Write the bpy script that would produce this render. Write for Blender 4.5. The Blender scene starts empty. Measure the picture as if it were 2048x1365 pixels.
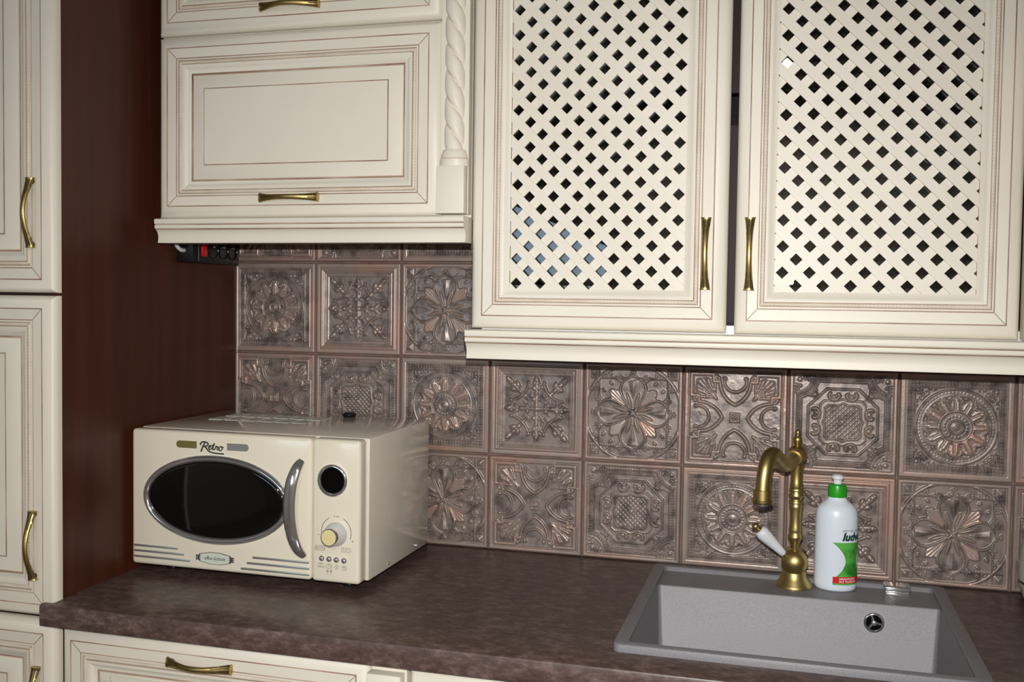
import bpy, bmesh, math, random
import numpy as np
from mathutils import Vector, Matrix

random.seed(7)
SC = bpy.context.scene
COL = SC.collection
PI = math.pi
CT = 0.90            # height of the worktop's upper face above the floor

# ------------------------------------------------------------------ camera
cam_data = bpy.data.cameras.new('camera')
cam = bpy.data.objects.new('camera', cam_data)
COL.objects.link(cam)
cam_data.sensor_width = 36.0
cam_data.lens = 2013.56 / 2048 * 36.0
cam_data.clip_start = 0.02
CAM = Vector((1.2022, -2.0082, CT + 0.5226))
_yaw, _pit, _rol = 0.2705, -0.0403, 0.0141
_f = Vector((-math.sin(_yaw) * math.cos(_pit), math.cos(_yaw) * math.cos(_pit), math.sin(_pit)))
_r = Vector((math.cos(_yaw), math.sin(_yaw), 0))
_u = _r.cross(_f)
# the camera is rolled slightly
r2 = _r * math.cos(_rol) + _u * math.sin(_rol)
u2 = -_r * math.sin(_rol) + _u * math.cos(_rol)
M = Matrix(((r2.x, u2.x, -_f.x), (r2.y, u2.y, -_f.y), (r2.z, u2.z, -_f.z)))
cam.matrix_world = Matrix.Translation(CAM) @ M.to_4x4()
SC.camera = cam

# ------------------------------------------------------------------ world, lights, exposure
SC.view_settings.view_transform = 'Standard'
SC.view_settings.look = 'None'
SC.view_settings.gamma = 1.0
SC.view_settings.use_curve_mapping = False
SC.view_settings.exposure = 0.0

W = bpy.data.worlds.new('daylight')
SC.world = W
W.use_nodes = True
bg = W.node_tree.nodes['Background']
bg.inputs[0].default_value = (0.62, 0.80, 1.0, 1)
bg.inputs[1].default_value = 5.0

# the camera's pop-up flash: a small lamp just above the lens
fl = bpy.data.lights.new('camera_flash', 'SPOT')
fl.energy = 101
fl.color = (1.0, 0.99, 0.985)
fl.spot_size = math.radians(98)
fl.spot_blend = 1.0
fl.shadow_soft_size = 0.006
flo = bpy.data.objects.new('camera_flash', fl)
COL.objects.link(flo)
FLP = CAM + Vector((-0.004, 0.03, 0.070))
_dir = _f + Vector((0, 0, -0.15))          # the flash points a little below the lens axis
flo.location = FLP
flo.rotation_euler = _dir.to_track_quat('-Z', 'Y').to_euler()

# weak ceiling lamp of the room
cl = bpy.data.lights.new('ceiling_lamp', 'AREA')
cl.energy = 34
cl.color = (1.0, 0.95, 0.88)
cl.shape = 'DISK'
cl.size = 0.22
clo = bpy.data.objects.new('ceiling_lamp', cl)
COL.objects.link(clo)
clo.location = (1.14, -3.65, 2.57)
# portal at the window helps to sample the daylight
pt_ = bpy.data.lights.new('window_portal', 'AREA')
pt_.shape = 'RECTANGLE'
pt_.size, pt_.size_y = 1.5, 1.2
pt_.cycles.is_portal = True
pto = bpy.data.objects.new('window_portal', pt_)
COL.objects.link(pto)
pto.location = (-0.6, -4.61, CT + 0.95)
pto.rotation_euler = (-PI / 2, 0, PI)


# ------------------------------------------------------------------ materials
def lin(c):
    out = []
    for v in c:
        v /= 255.0
        out.append(v / 12.92 if v <= 0.04045 else ((v + 0.055) / 1.055) ** 2.4)
    return (*out, 1.0)


def new_mat(name, rgb, rough=0.5, metal=0.0, spec=0.5, coat=0.0):
    m = bpy.data.materials.new(name)
    m.use_nodes = True
    b = m.node_tree.nodes['Principled BSDF']
    b.inputs['Base Color'].default_value = lin(rgb)
    b.inputs['Roughness'].default_value = rough
    b.inputs['Metallic'].default_value = metal
    b.inputs['Specular IOR Level'].default_value = spec
    b.inputs['Coat Weight'].default_value = coat
    return m


def bsdf(m):
    return m.node_tree.nodes['Principled BSDF']


def add_noise(m, c1, c2, scale=20, detail=6, lo=0.35, hi=0.65, vec_scale=(1, 1, 1), bump=0.0, bump_scale=None, rough=None):
    nt = m.node_tree
    tc = nt.nodes.new('ShaderNodeTexCoord')
    mp = nt.nodes.new('ShaderNodeMapping')
    mp.inputs['Scale'].default_value = vec_scale
    nt.links.new(tc.outputs['Object'], mp.inputs['Vector'])
    n = nt.nodes.new('ShaderNodeTexNoise')
    n.inputs['Scale'].default_value = scale
    n.inputs['Detail'].default_value = detail
    nt.links.new(mp.outputs[0], n.inputs['Vector'])
    r = nt.nodes.new('ShaderNodeValToRGB')
    r.color_ramp.elements[0].position = lo
    r.color_ramp.elements[0].color = lin(c1)
    r.color_ramp.elements[1].position = hi
    r.color_ramp.elements[1].color = lin(c2)
    nt.links.new(n.outputs['Fac'], r.inputs[0])
    nt.links.new(r.outputs[0], bsdf(m).inputs['Base Color'])
    if bump:
        bp = nt.nodes.new('ShaderNodeBump')
        bp.inputs['Strength'].default_value = bump
        bp.inputs['Distance'].default_value = 0.001
        if bump_scale:
            n2 = nt.nodes.new('ShaderNodeTexNoise')
            n2.inputs['Scale'].default_value = bump_scale
            n2.inputs['Detail'].default_value = 4
            nt.links.new(mp.outputs[0], n2.inputs['Vector'])
            nt.links.new(n2.outputs['Fac'], bp.inputs['Height'])
        else:
            nt.links.new(n.outputs['Fac'], bp.inputs['Height'])
        nt.links.new(bp.outputs[0], bsdf(m).inputs['Normal'])
    return n, r


cream = new_mat('cream_lacquer', (226, 219, 203), 0.42, 0, 0.35)
add_noise(cream, (220, 213, 196), (229, 223, 208), scale=3.0, detail=5, lo=0.3, hi=0.75)
glaze = new_mat('brown_patina_glaze', (168, 138, 118), 0.55)
add_noise(glaze, (138, 104, 86), (196, 172, 150), scale=9, lo=0.35, hi=0.7)
glaze_soft = new_mat('soft_patina_glaze', (205, 186, 162), 0.5)
add_noise(glaze_soft, (196, 172, 150), (217, 203, 180), scale=12, lo=0.3, hi=0.7)
rope_mat = new_mat('rope_patina', (214, 202, 182), 0.5)
add_noise(rope_mat, (205, 190, 170), (224, 214, 196), scale=15, lo=0.3, hi=0.7)
seam_dark = new_mat('fine_joint_line', (136, 116, 100), 0.6)

wood = new_mat('dark_mahogany_veneer', (62, 30, 20), 0.42, 0, 0.3)
add_noise(wood, (58, 27, 16), (82, 41, 26), scale=4.0, detail=8, lo=0.25, hi=0.8, vec_scale=(9, 9, 0.55))
interior = new_mat('dark_cabinet_interior', (46, 26, 20), 0.6)
white_board = new_mat('white_board', (225, 225, 222), 0.5)
plaster = new_mat('wall_plaster', (172, 164, 152), 0.9)
floor_m = new_mat('floor_boards', (120, 92, 70), 0.5)

stone = new_mat('brown_stone_laminate', (78, 62, 58), 0.36, 0, 0.45)
_n, _r2 = add_noise(stone, (58, 44, 38), (132, 112, 106), scale=42, detail=15, lo=0.28, hi=0.78, vec_scale=(1, 1.4, 2.0), bump=0.12, bump_scale=160)
_e = _r2.color_ramp.elements.new(0.5)
_e.color = lin((86, 68, 62))
_n.inputs['Roughness'].default_value = 0.72

# patinated copper relief tile
tile_m = bpy.data.materials.new('patinated_copper_tile')
tile_m.use_nodes = True
nt = tile_m.node_tree
tb = bsdf(tile_m)
at = nt.nodes.new('ShaderNodeAttribute'); at.attribute_name = 'copper'
oi = nt.nodes.new('ShaderNodeObjectInfo')
tc = nt.nodes.new('ShaderNodeTexCoord')
addv = nt.nodes.new('ShaderNodeVectorMath'); addv.operation = 'ADD'
nt.links.new(tc.outputs['Object'], addv.inputs[0])
sc_ = nt.nodes.new('ShaderNodeVectorMath'); sc_.operation = 'SCALE'
sc_.inputs[0].default_value = (7.3, 3.1, 5.7)
nt.links.new(oi.outputs['Random'], sc_.inputs['Scale'])
nt.links.new(sc_.outputs[0], addv.inputs[1])
n1 = nt.nodes.new('ShaderNodeTexNoise'); n1.inputs['Scale'].default_value = 48; n1.inputs['Detail'].default_value = 7
nt.links.new(addv.outputs[0], n1.inputs['Vector'])
n2 = nt.nodes.new('ShaderNodeTexNoise'); n2.inputs['Scale'].default_value = 11; n2.inputs['Detail'].default_value = 5
nt.links.new(addv.outputs[0], n2.inputs['Vector'])
r1 = nt.nodes.new('ShaderNodeValToRGB')
r1.color_ramp.elements[0].position = 0.33; r1.color_ramp.elements[0].color = lin((96, 85, 81))
r1.color_ramp.elements[1].position = 0.56; r1.color_ramp.elements[1].color = lin((142, 129, 121))
nt.links.new(n1.outputs['Fac'], r1.inputs[0])
r2_ = nt.nodes.new('ShaderNodeValToRGB')
r2_.color_ramp.elements[0].position = 0.40; r2_.color_ramp.elements[0].color = lin((158, 143, 134))
r2_.color_ramp.elements[1].position = 0.66; r2_.color_ramp.elements[1].color = lin((178, 142, 124))
nt.links.new(n2.outputs['Fac'], r2_.inputs[0])
mx = nt.nodes.new('ShaderNodeMix'); mx.data_type = 'RGBA'
nt.links.new(at.outputs['Fac'], mx.inputs['Factor'])
nt.links.new(r1.outputs[0], mx.inputs['A'])
nt.links.new(r2_.outputs[0], mx.inputs['B'])
nt.links.new(mx.outputs['Result'], tb.inputs['Base Color'])
tb.inputs['Metallic'].default_value = 0.30
tb.inputs['Roughness'].default_value = 0.36
tb.inputs['Specular IOR Level'].default_value = 0.5
n3 = nt.nodes.new('ShaderNodeTexNoise'); n3.inputs['Scale'].default_value = 260; n3.inputs['Detail'].default_value = 3
nt.links.new(addv.outputs[0], n3.inputs['Vector'])
tbp = nt.nodes.new('ShaderNodeBump'); tbp.inputs['Strength'].default_value = 0.35; tbp.inputs['Distance'].default_value = 0.0006
nt.links.new(n3.outputs['Fac'], tbp.inputs['Height'])
nt.links.new(tbp.outputs[0], tb.inputs['Normal'])
grout_m = new_mat('copper_brown_grout', (128, 104, 94), 0.7)
add_noise(grout_m, (112, 88, 78), (146, 122, 110), scale=25)

brass = new_mat('antique_brass', (186, 164, 106), 0.40, 1.0)
add_noise(brass, (174, 152, 94), (196, 174, 116), scale=35, lo=0.3, hi=0.7)
brass_dark = new_mat('blackened_brass', (84, 68, 40), 0.5, 0.6)
chrome = new_mat('chrome', (228, 229, 230), 0.11, 0.92)
chrome_soft = new_mat('brushed_steel', (190, 190, 186), 0.32, 0.75)
sink_m = new_mat('grey_granite_composite', (150, 148, 148), 0.45, 0, 0.5)
_nn, _rr = add_noise(sink_m, (114, 112, 115), (130, 128, 131), scale=420, detail=2, lo=0.35, hi=0.65, bump=0.15)
mw_cream = new_mat('cream_enamel', (226, 218, 196), 0.16, 0, 0.5, coat=0.3)
mw_case = new_mat('cream_painted_steel', (218, 211, 194), 0.20, 0, 0.55, coat=0.4)
mw_glass = new_mat('black_oven_glass', (10, 11, 12), 0.05, 0, 0.6)
black_gloss = new_mat('black_display', (6, 6, 7), 0.08, 0, 0.5)
black_pl = new_mat('black_plastic', (16, 16, 19), 0.30)
black_deep = new_mat('socket_black', (8, 8, 10), 0.2)
red_pl = new_mat('red_switch', (196, 22, 18), 0.25)
white_pl = new_mat('white_plastic', (228, 230, 232), 0.35)
white_cable = new_mat('white_cable_pvc', (205, 205, 203), 0.45)
porcelain = new_mat('white_porcelain', (226, 228, 230), 0.12, 0, 0.6)
knob_face = new_mat('pale_yellow_knob_face', (222, 208, 150), 0.35)
knob_skirt = new_mat('pearl_knob_skirt', (206, 206, 204), 0.25)
ink = new_mat('grey_print', (96, 94, 90), 0.6)
retro_grey = new_mat('dark_steel_lettering', (104, 106, 102), 0.3, 0.7)
olive_reflect = new_mat('olive_reflection_badge', (150, 138, 84), 0.3, 0.6)  # olive reflection in the left badge bar, painted into its base colour
pale_badge = new_mat('pale_mint_plate', (202, 208, 192), 0.35)
patch_m = new_mat('pale_patch', (205, 207, 196), 0.4)
bottle_m = new_mat('white_bottle_plastic', (224, 232, 240), 0.33)
bsdf(bottle_m).inputs['Subsurface Weight'].default_value = 0.0
cap_green = new_mat('bright_green_cap', (38, 158, 28), 0.3)
label_green = new_mat('label_green', (76, 160, 62), 0.35)
add_noise(label_green, (40, 118, 36), (92, 178, 74), scale=38, detail=3, lo=0.36, hi=0.6)
label_red = new_mat('label_red', (205, 32, 24), 0.35)
label_dkgreen = new_mat('label_dark_green_letters', (14, 58, 44), 0.4)
label_grey = new_mat('label_grey_letters', (92, 98, 104), 0.5)
pot_m = new_mat('pale_green_enamel', (176, 184, 170), 0.2, 0, 0.5)
pot_rim = new_mat('black_enamel_rim', (24, 24, 22), 0.25)
win_white = new_mat('white_window_frame', (225, 225, 225), 0.4)

glass_m = bpy.data.materials.new('cabinet_glass')
glass_m.use_nodes = True
gnt = glass_m.node_tree
for n in list(gnt.nodes):
    if n.type == 'BSDF_PRINCIPLED':
        gnt.nodes.remove(n)
go = [n for n in gnt.nodes if n.type == 'OUTPUT_MATERIAL'][0]
tr = gnt.nodes.new('ShaderNodeBsdfTransparent'); tr.inputs[0].default_value = (0.80, 0.84, 0.83, 1)
gl = gnt.nodes.new('ShaderNodeBsdfGlossy'); gl.inputs['Roughness'].default_value = 0.0
fr = gnt.nodes.new('ShaderNodeFresnel'); fr.inputs[0].default_value = 1.52
ms = gnt.nodes.new('ShaderNodeMixShader')
gnt.links.new(fr.outputs[0], ms.inputs[0]); gnt.links.new(tr.outputs[0], ms.inputs[1]); gnt.links.new(gl.outputs[0], ms.inputs[2])
gnt.links.new(ms.outputs[0], go.inputs[0])


# ------------------------------------------------------------------ mesh helpers
class MB:
    """collects faces for one mesh object"""
    def __init__(self):
        self.v, self.f, self.m = [], [], []

    def add(self, verts, faces, mat=0):
        o = len(self.v)
        self.v += [tuple(p) for p in verts]
        for f in faces:
            self.f.append(tuple(i + o for i in f))
            self.m.append(mat)
        return self

    def box(self, x0, x1, y0, y1, z0, z1, mat=0):
        v = [(x0, y0, z0), (x1, y0, z0), (x1, y1, z0), (x0, y1, z0), (x0, y0, z1), (x1, y0, z1), (x1, y1, z1), (x0, y1, z1)]
        return self.add(v, [(3, 2, 1, 0), (4, 5, 6, 7), (0, 1, 5, 4), (1, 2, 6, 5), (2, 3, 7, 6), (3, 0, 4, 7)], mat)

    def rbox(self, x0, x1, y0, y1, z0, z1, r, seg=3, mat=0):
        bm = bmesh.new()
        bmesh.ops.create_cube(bm, size=1)
        for v in bm.verts:
            v.co = Vector(((x0 + x1) / 2 + v.co.x * (x1 - x0), (y0 + y1) / 2 + v.co.y * (y1 - y0), (z0 + z1) / 2 + v.co.z * (z1 - z0)))
        bmesh.ops.bevel(bm, geom=list(bm.edges), offset=r, segments=seg, profile=0.5, affect='EDGES')
        bm.verts.index_update()
        self.add([v.co.copy() for v in bm.verts], [[v.index for v in f.verts] for f in bm.faces], mat)
        bm.free()
        return self

    def rings(self, x0, x1, z0, z1, yf, prof, cap=None, fx=1.0):
        """rectangular rings: prof = (inset, out, mat of the band that follows)"""
        base = len(self.v)
        for (d, o, *_) in prof:
            y = yf - o
            e = d * fx
            self.v += [(x0 + e, y, z0 + d), (x1 - e, y, z0 + d), (x1 - e, y, z1 - d), (x0 + e, y, z1 - d)]
        for k in range(len(prof) - 1):
            a, b = base + 4 * k, base + 4 * (k + 1)
            for i in range(4):
                j = (i + 1) % 4
                self.f.append((a + i, a + j, b + j, b + i))
                self.m.append(prof[k][2])
        if cap is not None:
            a = base + 4 * (len(prof) - 1)
            self.f.append((a, a + 1, a + 2, a + 3)); self.m.append(cap)
        return self

    def lathe(self, prof, seg=32, cx=0, cy=0, cz=0, mat=0, axis='z', sy=1.0, mats=None):
        """prof = (radius, height)"""
        base = len(self.v)
        n = len(prof)
        for (r, h) in prof:
            for k in range(seg):
                a = 2 * PI * k / seg
                p, q = r * math.cos(a), r * math.sin(a) * sy
                if axis == 'z':
                    self.v.append((cx + p, cy + q, cz + h))
                elif axis == 'y':      # height towards -y (out of a front face)
                    self.v.append((cx + p, cy - h, cz + q))
                else:                  # height towards +x
                    self.v.append((cx + h, cy + p, cz + q))
        for i in range(n - 1):
            for k in range(seg):
                j = (k + 1) % seg
                self.f.append((base + i * seg + k, base + i * seg + j, base + (i + 1) * seg + j, base + (i + 1) * seg + k))
                self.m.append(mats[i] if mats else mat)
        self.f.append(tuple(base + k for k in reversed(range(seg)))); self.m.append(mats[0] if mats else mat)
        self.f.append(tuple(base + (n - 1) * seg + k for k in range(seg))); self.m.append(mats[-1] if mats else mat)
        return self

    def tube(self, pts, rad, seg=16, mat=0, caps=True):
        pts = [Vector(p) for p in pts]
        n = len(pts)
        rr = rad if isinstance(rad, (list, tuple)) else [rad] * n
        base = len(self.v)
        up = None
        for i, p in enumerate(pts):
            t = (pts[min(i + 1, n - 1)] - pts[max(i - 1, 0)]).normalized()
            if up is None:
                ref = Vector((0, 0, 1)) if abs(t.z) < 0.9 else Vector((1, 0, 0))
                up = (ref - t * ref.dot(t)).normalized()
            else:
                up = (up - t * up.dot(t)).normalized()
            s = t.cross(up)
            for k in range(seg):
                a = 2 * PI * k / seg
                self.v.append(tuple(p + (up * math.cos(a) + s * math.sin(a)) * rr[i]))
        for i in range(n - 1):
            for k in range(seg):
                j = (k + 1) % seg
                self.f.append((base + i * seg + k, base + i * seg + j, base + (i + 1) * seg + j, base + (i + 1) * seg + k)); self.m.append(mat)
        if caps:
            self.f.append(tuple(base + k for k in reversed(range(seg)))); self.m.append(mat)
            self.f.append(tuple(base + (n - 1) * seg + k for k in range(seg))); self.m.append(mat)
        return self

    def extrude_x(self, prof, x0, x1, mats=None):
        """closed polygon prof = (y, z), swept along x"""
        base = len(self.v)
        n = len(prof)
        for x in (x0, x1):
            self.v += [(x, y, z) for (y, z) in prof]
        for i in range(n):
            j = (i + 1) % n
            self.f.append((base + i, base + j, base + n + j, base + n + i))
            self.m.append(mats[i] if mats else 0)
        self.f.append(tuple(base + i for i in reversed(range(n)))); self.m.append(0)
        self.f.append(tuple(base + n + i for i in range(n))); self.m.append(0)
        return self

    def ribbon(self, pts, w, y, th=0.0004, mat=0):
        """a thin raised stroke on a plane facing -y; pts = (x, z)"""
        P = [Vector((p[0], p[1])) for p in pts]
        n = len(P)
        base = len(self.v)
        for i, p in enumerate(P):
            t = (P[min(i + 1, n - 1)] - P[max(i - 1, 0)])
            t = t.normalized() if t.length > 1e-9 else Vector((1, 0))
            nn = Vector((-t.y, t.x)) * (w / 2)
            for (q, yy) in ((p + nn, y), (p + nn, y - th), (p - nn, y - th), (p - nn, y)):
                self.v.append((q.x, yy, q.y))
        for i in range(n - 1):
            a, b = base + 4 * i, base + 4 * (i + 1)
            for k in range(3):
                self.f.append((a + k, a + k + 1, b + k + 1, b + k)); self.m.append(mat)
        self.f.append((base, base + 1, base + 2, base + 3)); self.m.append(mat)
        e = base + 4 * (n - 1)
        self.f.append((e + 3, e + 2, e + 1, e)); self.m.append(mat)
        return self

    def mesh(self, name, mats, smooth=35):
        me = bpy.data.meshes.new(name)
        me.from_pydata(self.v, [], self.f)
        for m in (mats if isinstance(mats, (list, tuple)) else [mats]):
            me.materials.append(m)
        me.polygons.foreach_set('material_index', self.m)
        bm = bmesh.new(); bm.from_mesh(me)
        bmesh.ops.recalc_face_normals(bm, faces=bm.faces)
        bm.to_mesh(me); bm.free()
        if smooth:
            me.shade_smooth()
            me.set_sharp_from_angle(angle=math.radians(smooth))
        return me

    def obj(self, name, mats, parent=None, smooth=35):
        return link(name, self.mesh(name, mats, smooth), parent)


def link(name, me, parent=None):
    o = bpy.data.objects.new(name, me)
    COL.objects.link(o)
    if parent is not None:
        o.parent = parent
    return o


def thing(name, label, cat, loc=(0, 0, 0), rotz=0.0, group=None):
    o = bpy.data.objects.new(name, None)
    COL.objects.link(o)
    o.empty_display_size = 0.05
    o.location = loc
    o.rotation_euler = (0, 0, rotz)
    o['label'] = label
    o['category'] = cat
    if group:
        o['group'] = group
    return o


def struct(o):
    o['kind'] = 'structure'
    return o


def text_mesh(body, size, extrude=0.0, bold=0.0, shear=0.0, align='CENTER', res=3):
    cu = bpy.data.curves.new('lettering', 'FONT')
    cu.body = body
    cu.size = size
    cu.extrude = extrude
    cu.offset = bold
    cu.shear = shear
    cu.align_x = align
    cu.align_y = 'CENTER'
    cu.resolution_u = res
    o = bpy.data.objects.new('lettering', cu)
    COL.objects.link(o)
    bpy.context.view_layer.update()
    me = bpy.data.meshes.new_from_object(o.evaluated_get(bpy.context.evaluated_depsgraph_get()))
    bpy.data.objects.remove(o)
    bpy.data.curves.remove(cu)
    return me


def flat_text(name, body, size, x, y, z, mat, parent, bold=0.0, shear=0.0, align='CENTER', th=0.0003):
    """lettering standing on a plane that faces -y"""
    me = text_mesh(body, size, th, bold, shear, align)
    for v in me.vertices:
        a, b, c = v.co
        v.co = (x + a, y - c, z + b)
    me.materials.clear()
    me.materials.append(mat)
    for p in me.polygons:
        p.material_index = 0
    return link(name, me, parent)


def smooth_path(ctrl, n=8):
    """Catmull-Rom through control points"""
    P = [Vector(c) for c in ctrl]
    out = []
    for i in range(len(P) - 1):
        p0, p1, p2, p3 = P[max(i - 1, 0)], P[i], P[i + 1], P[min(i + 2, len(P) - 1)]
        for k in range(n):
            t = k / n
            out.append(0.5 * ((2 * p1) + (p2 - p0) * t + (2 * p0 - 5 * p1 + 4 * p2 - p3) * t * t + (3 * p1 - p0 - 3 * p2 + p3) * t ** 3))
    out.append(P[-1])
    return out


# ------------------------------------------------------------------ the room
RX0, RX1, RY0, RZ = -1.9, 3.0, -4.5, 2.6
struct(MB().box(RX0 - 0.1, RX1 + 0.1, RY0 - 0.1, 0.13, -0.1, 0).obj('floor', floor_m))
struct(MB().box(RX0 - 0.1, RX1 + 0.1, RY0 - 0.1, 0.13, RZ, RZ + 0.1).obj('ceiling', plaster))
struct(MB().box(RX0 - 0.1, RX0, RY0, 0.012, 0, RZ).obj('wall_left', plaster))
struct(MB().box(RX1, RX1 + 0.1, RY0, 0.012, 0, RZ).obj('wall_right', plaster))
wall_back = struct(MB().box(RX0 - 0.1, RX1 + 0.1, 0.0125, 0.13, 0, RZ).obj('wall_back', [plaster]))
MB().box(0.0005, 2.0, 0.0055, 0.0125, CT - 0.002, CT + 0.8).obj('grout_bed', grout_m, wall_back)
MB().tube([(0.0085, -0.0042, CT + 0.001), (0.0085, -0.0042, CT + 0.60)], 0.0009, 10).obj('silicone_joint', chrome_soft, wall_back)
# rear wall with a window whose head slopes down (its reflection shows in the cabinet glass)
WX0, WX1, WS = -1.35, 0.16, CT + 0.36
WT0, WT1 = CT + 1.52, CT + 0.87
rw = MB()
y0, y1 = RY0 - 0.12, RY0
rw.box(RX0 - 0.1, WX0, y0, y1, 0, RZ)
rw.box(WX1, RX1 + 0.1, y0, y1, 0, RZ)
rw.box(WX0, WX1, y0, y1, 0, WS)
rw.add([(WX0, y0, WT0), (WX1, y0, WT1), (WX1, y0, RZ), (WX0, y0, RZ), (WX0, y1, WT0), (WX1, y1, WT1), (WX1, y1, RZ), (WX0, y1, RZ)],
       [(0, 1, 2, 3), (7, 6, 5, 4), (0, 4, 5, 1), (3, 2, 6, 7), (0, 3, 7, 4), (1, 5, 6, 2)])
struct(rw.obj('wall_front', plaster))
wf = MB()


def bar(mb, a, b, w, y0, y1):
    a, b = Vector((a[0], 0, a[1])), Vector((b[0], 0, b[1]))
    t = (b - a).normalized(); n = Vector((-t.z, 0, t.x)) * (w / 2)
    q = [a + n, b + n, b - n, a - n]
    v = [(p.x, y0, p.z) for p in q] + [(p.x, y1, p.z) for p in q]
    mb.add(v, [(0, 1, 2, 3), (7, 6, 5, 4), (0, 4, 5, 1), (1, 5, 6, 2), (2, 6, 7, 3), (3, 7, 4, 0)])


for a, b in (((WX0, WS), (WX0, WT0)), ((WX1, WS), (WX1, WT1)), ((WX0, WS), (WX1, WS)), ((WX0, WT0), (WX1, WT1)), ((-0.6, WS), (-0.6, CT + 1.19)), ((-0.05, WS), (-0.30, CT + 0.66)), ((WX0, CT + 0.64), (WX1, CT + 0.64))):
    bar(wf, a, b, 0.05 if a[0] != -0.05 else 0.03, RY0 - 0.09, RY0 - 0.03)
struct(wf.obj('window_1', win_white))


# ------------------------------------------------------------------ relief tiles (height fields, five designs)
NT = 200
_g = np.linspace(-1, 1, NT + 1)
U, V = np.meshgrid(_g, _g)            # U along x, V along z
A, B = np.abs(U), np.abs(V)
MX, MN = np.maximum(A, B), np.minimum(A, B)
RR = np.hypot(U, V)
TH = np.arctan2(V, U)


def ridge(d, w, h=1.0):
    return h * np.sqrt(np.clip(1 - (d / w) ** 2, 0, 1))


def step(d, s=0.012):
    return np.clip(0.5 + d / (2 * s), 0, 1)


def seg_d(x, y, x0, y0, x1, y1):
    dx, dy = x1 - x0, y1 - y0
    t = np.clip(((x - x0) * dx + (y - y0) * dy) / (dx * dx + dy * dy), 0, 1)
    return np.hypot(x - x0 - t * dx, y - y0 - t * dy), t


def blob(x, y, cx, cy, r, h=1.0, sx=1.0, rot=0.0):
    c, s = math.cos(rot), math.sin(rot)
    p, q = (x - cx) * c + (y - cy) * s, -(x - cx) * s + (y - cy) * c
    return ridge(np.hypot(p / sx, q), r, h)


def spiral(x, y, cx, cy, r0, turns=1.4, w=0.016, h=1.0, a0=0.0, ccw=1):
    p, q = x - cx, y - cy
    r = np.hypot(p, q)
    a = (ccw * (np.arctan2(q, p) - a0)) % (2 * PI)
    best = np.full_like(r, 9.0)
    for k in range(int(turns) + 1):
        tt = (a + 2 * PI * k) / (2 * PI)
        rad = r0 * (1 - 0.75 * tt / turns)
        best = np.minimum(best, np.where(tt <= turns, np.abs(r - rad), 9))
    return np.maximum(ridge(best, w, h), ridge(r, r0 * 0.28, h))


def beads_line(along, across, pitch, r, h=1.0, lim=9.0):
    s = (along / pitch - np.floor(along / pitch + 0.5)) * pitch
    s = np.where(np.abs(along) <= lim, s, 9)
    return ridge(np.hypot(s, across), r, h)


def beads_ring(rr, th, r0, n, r, h=1.0):
    a = (th / (2 * PI) * n)
    a = (a - np.floor(a + 0.5)) * 2 * PI / n * r0
    return ridge(np.hypot(a, rr - r0), r, h)


def arc_d(x, y, cx, cy, r, a0, a1):
    p, q = x - cx, y - cy
    a = np.arctan2(q, p)
    d = np.abs(np.hypot(p, q) - r)
    ins = (a >= a0) & (a <= a1)
    return np.where(ins, d, 9.0)


def mx_(*a):
    o = a[0]
    for b in a[1:]:
        o = np.maximum(o, b)
    return o


rng = np.random.RandomState(3)


def value_noise(n):
    g = rng.rand(n + 1, n + 1)
    x = (_g + 1) / 2 * n
    i = np.clip(x.astype(int), 0, n - 1); f = x - i
    f = f * f * (3 - 2 * f)
    a = g[np.ix_(i, i)]; b = g[np.ix_(i, i + 1)]; c = g[np.ix_(i + 1, i)]; d = g[np.ix_(i + 1, i + 1)]
    fx, fy = f[None, :], f[:, None]
    return (a * (1 - fx) + b * fx) * (1 - fy) + (c * (1 - fx) + d * fx) * fy


def scrollwork(x, y, cx, cy, s, rot):
    """a little acanthus curl made of a spiral, two leaves and berries"""
    c, sn = math.cos(rot), math.sin(rot)
    p, q = ((x - cx) * c + (y - cy) * sn) / s, (-(x - cx) * sn + (y - cy) * c) / s
    h = mx_(spiral(p, q, -0.45, 0.25, 0.30, 1.3, 0.10, 0.8, 0, 1), spiral(p, q, 0.45, 0.25, 0.30, 1.3, 0.10, 0.8, PI, -1),
            blob(p, q, 0, -0.15, 0.22, 1.0, 1.0), blob(p, q, 0, -0.62, 0.16, 0.9, 1, 0), blob(p, q, 0, 0.45, 0.14, 0.9, 1, 0),
            blob(p, q, -0.30, -0.45, 0.13, 0.7, 2.0, 0.9), blob(p, q, 0.30, -0.45, 0.13, 0.7, 2.0, -0.9))
    return h


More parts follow.
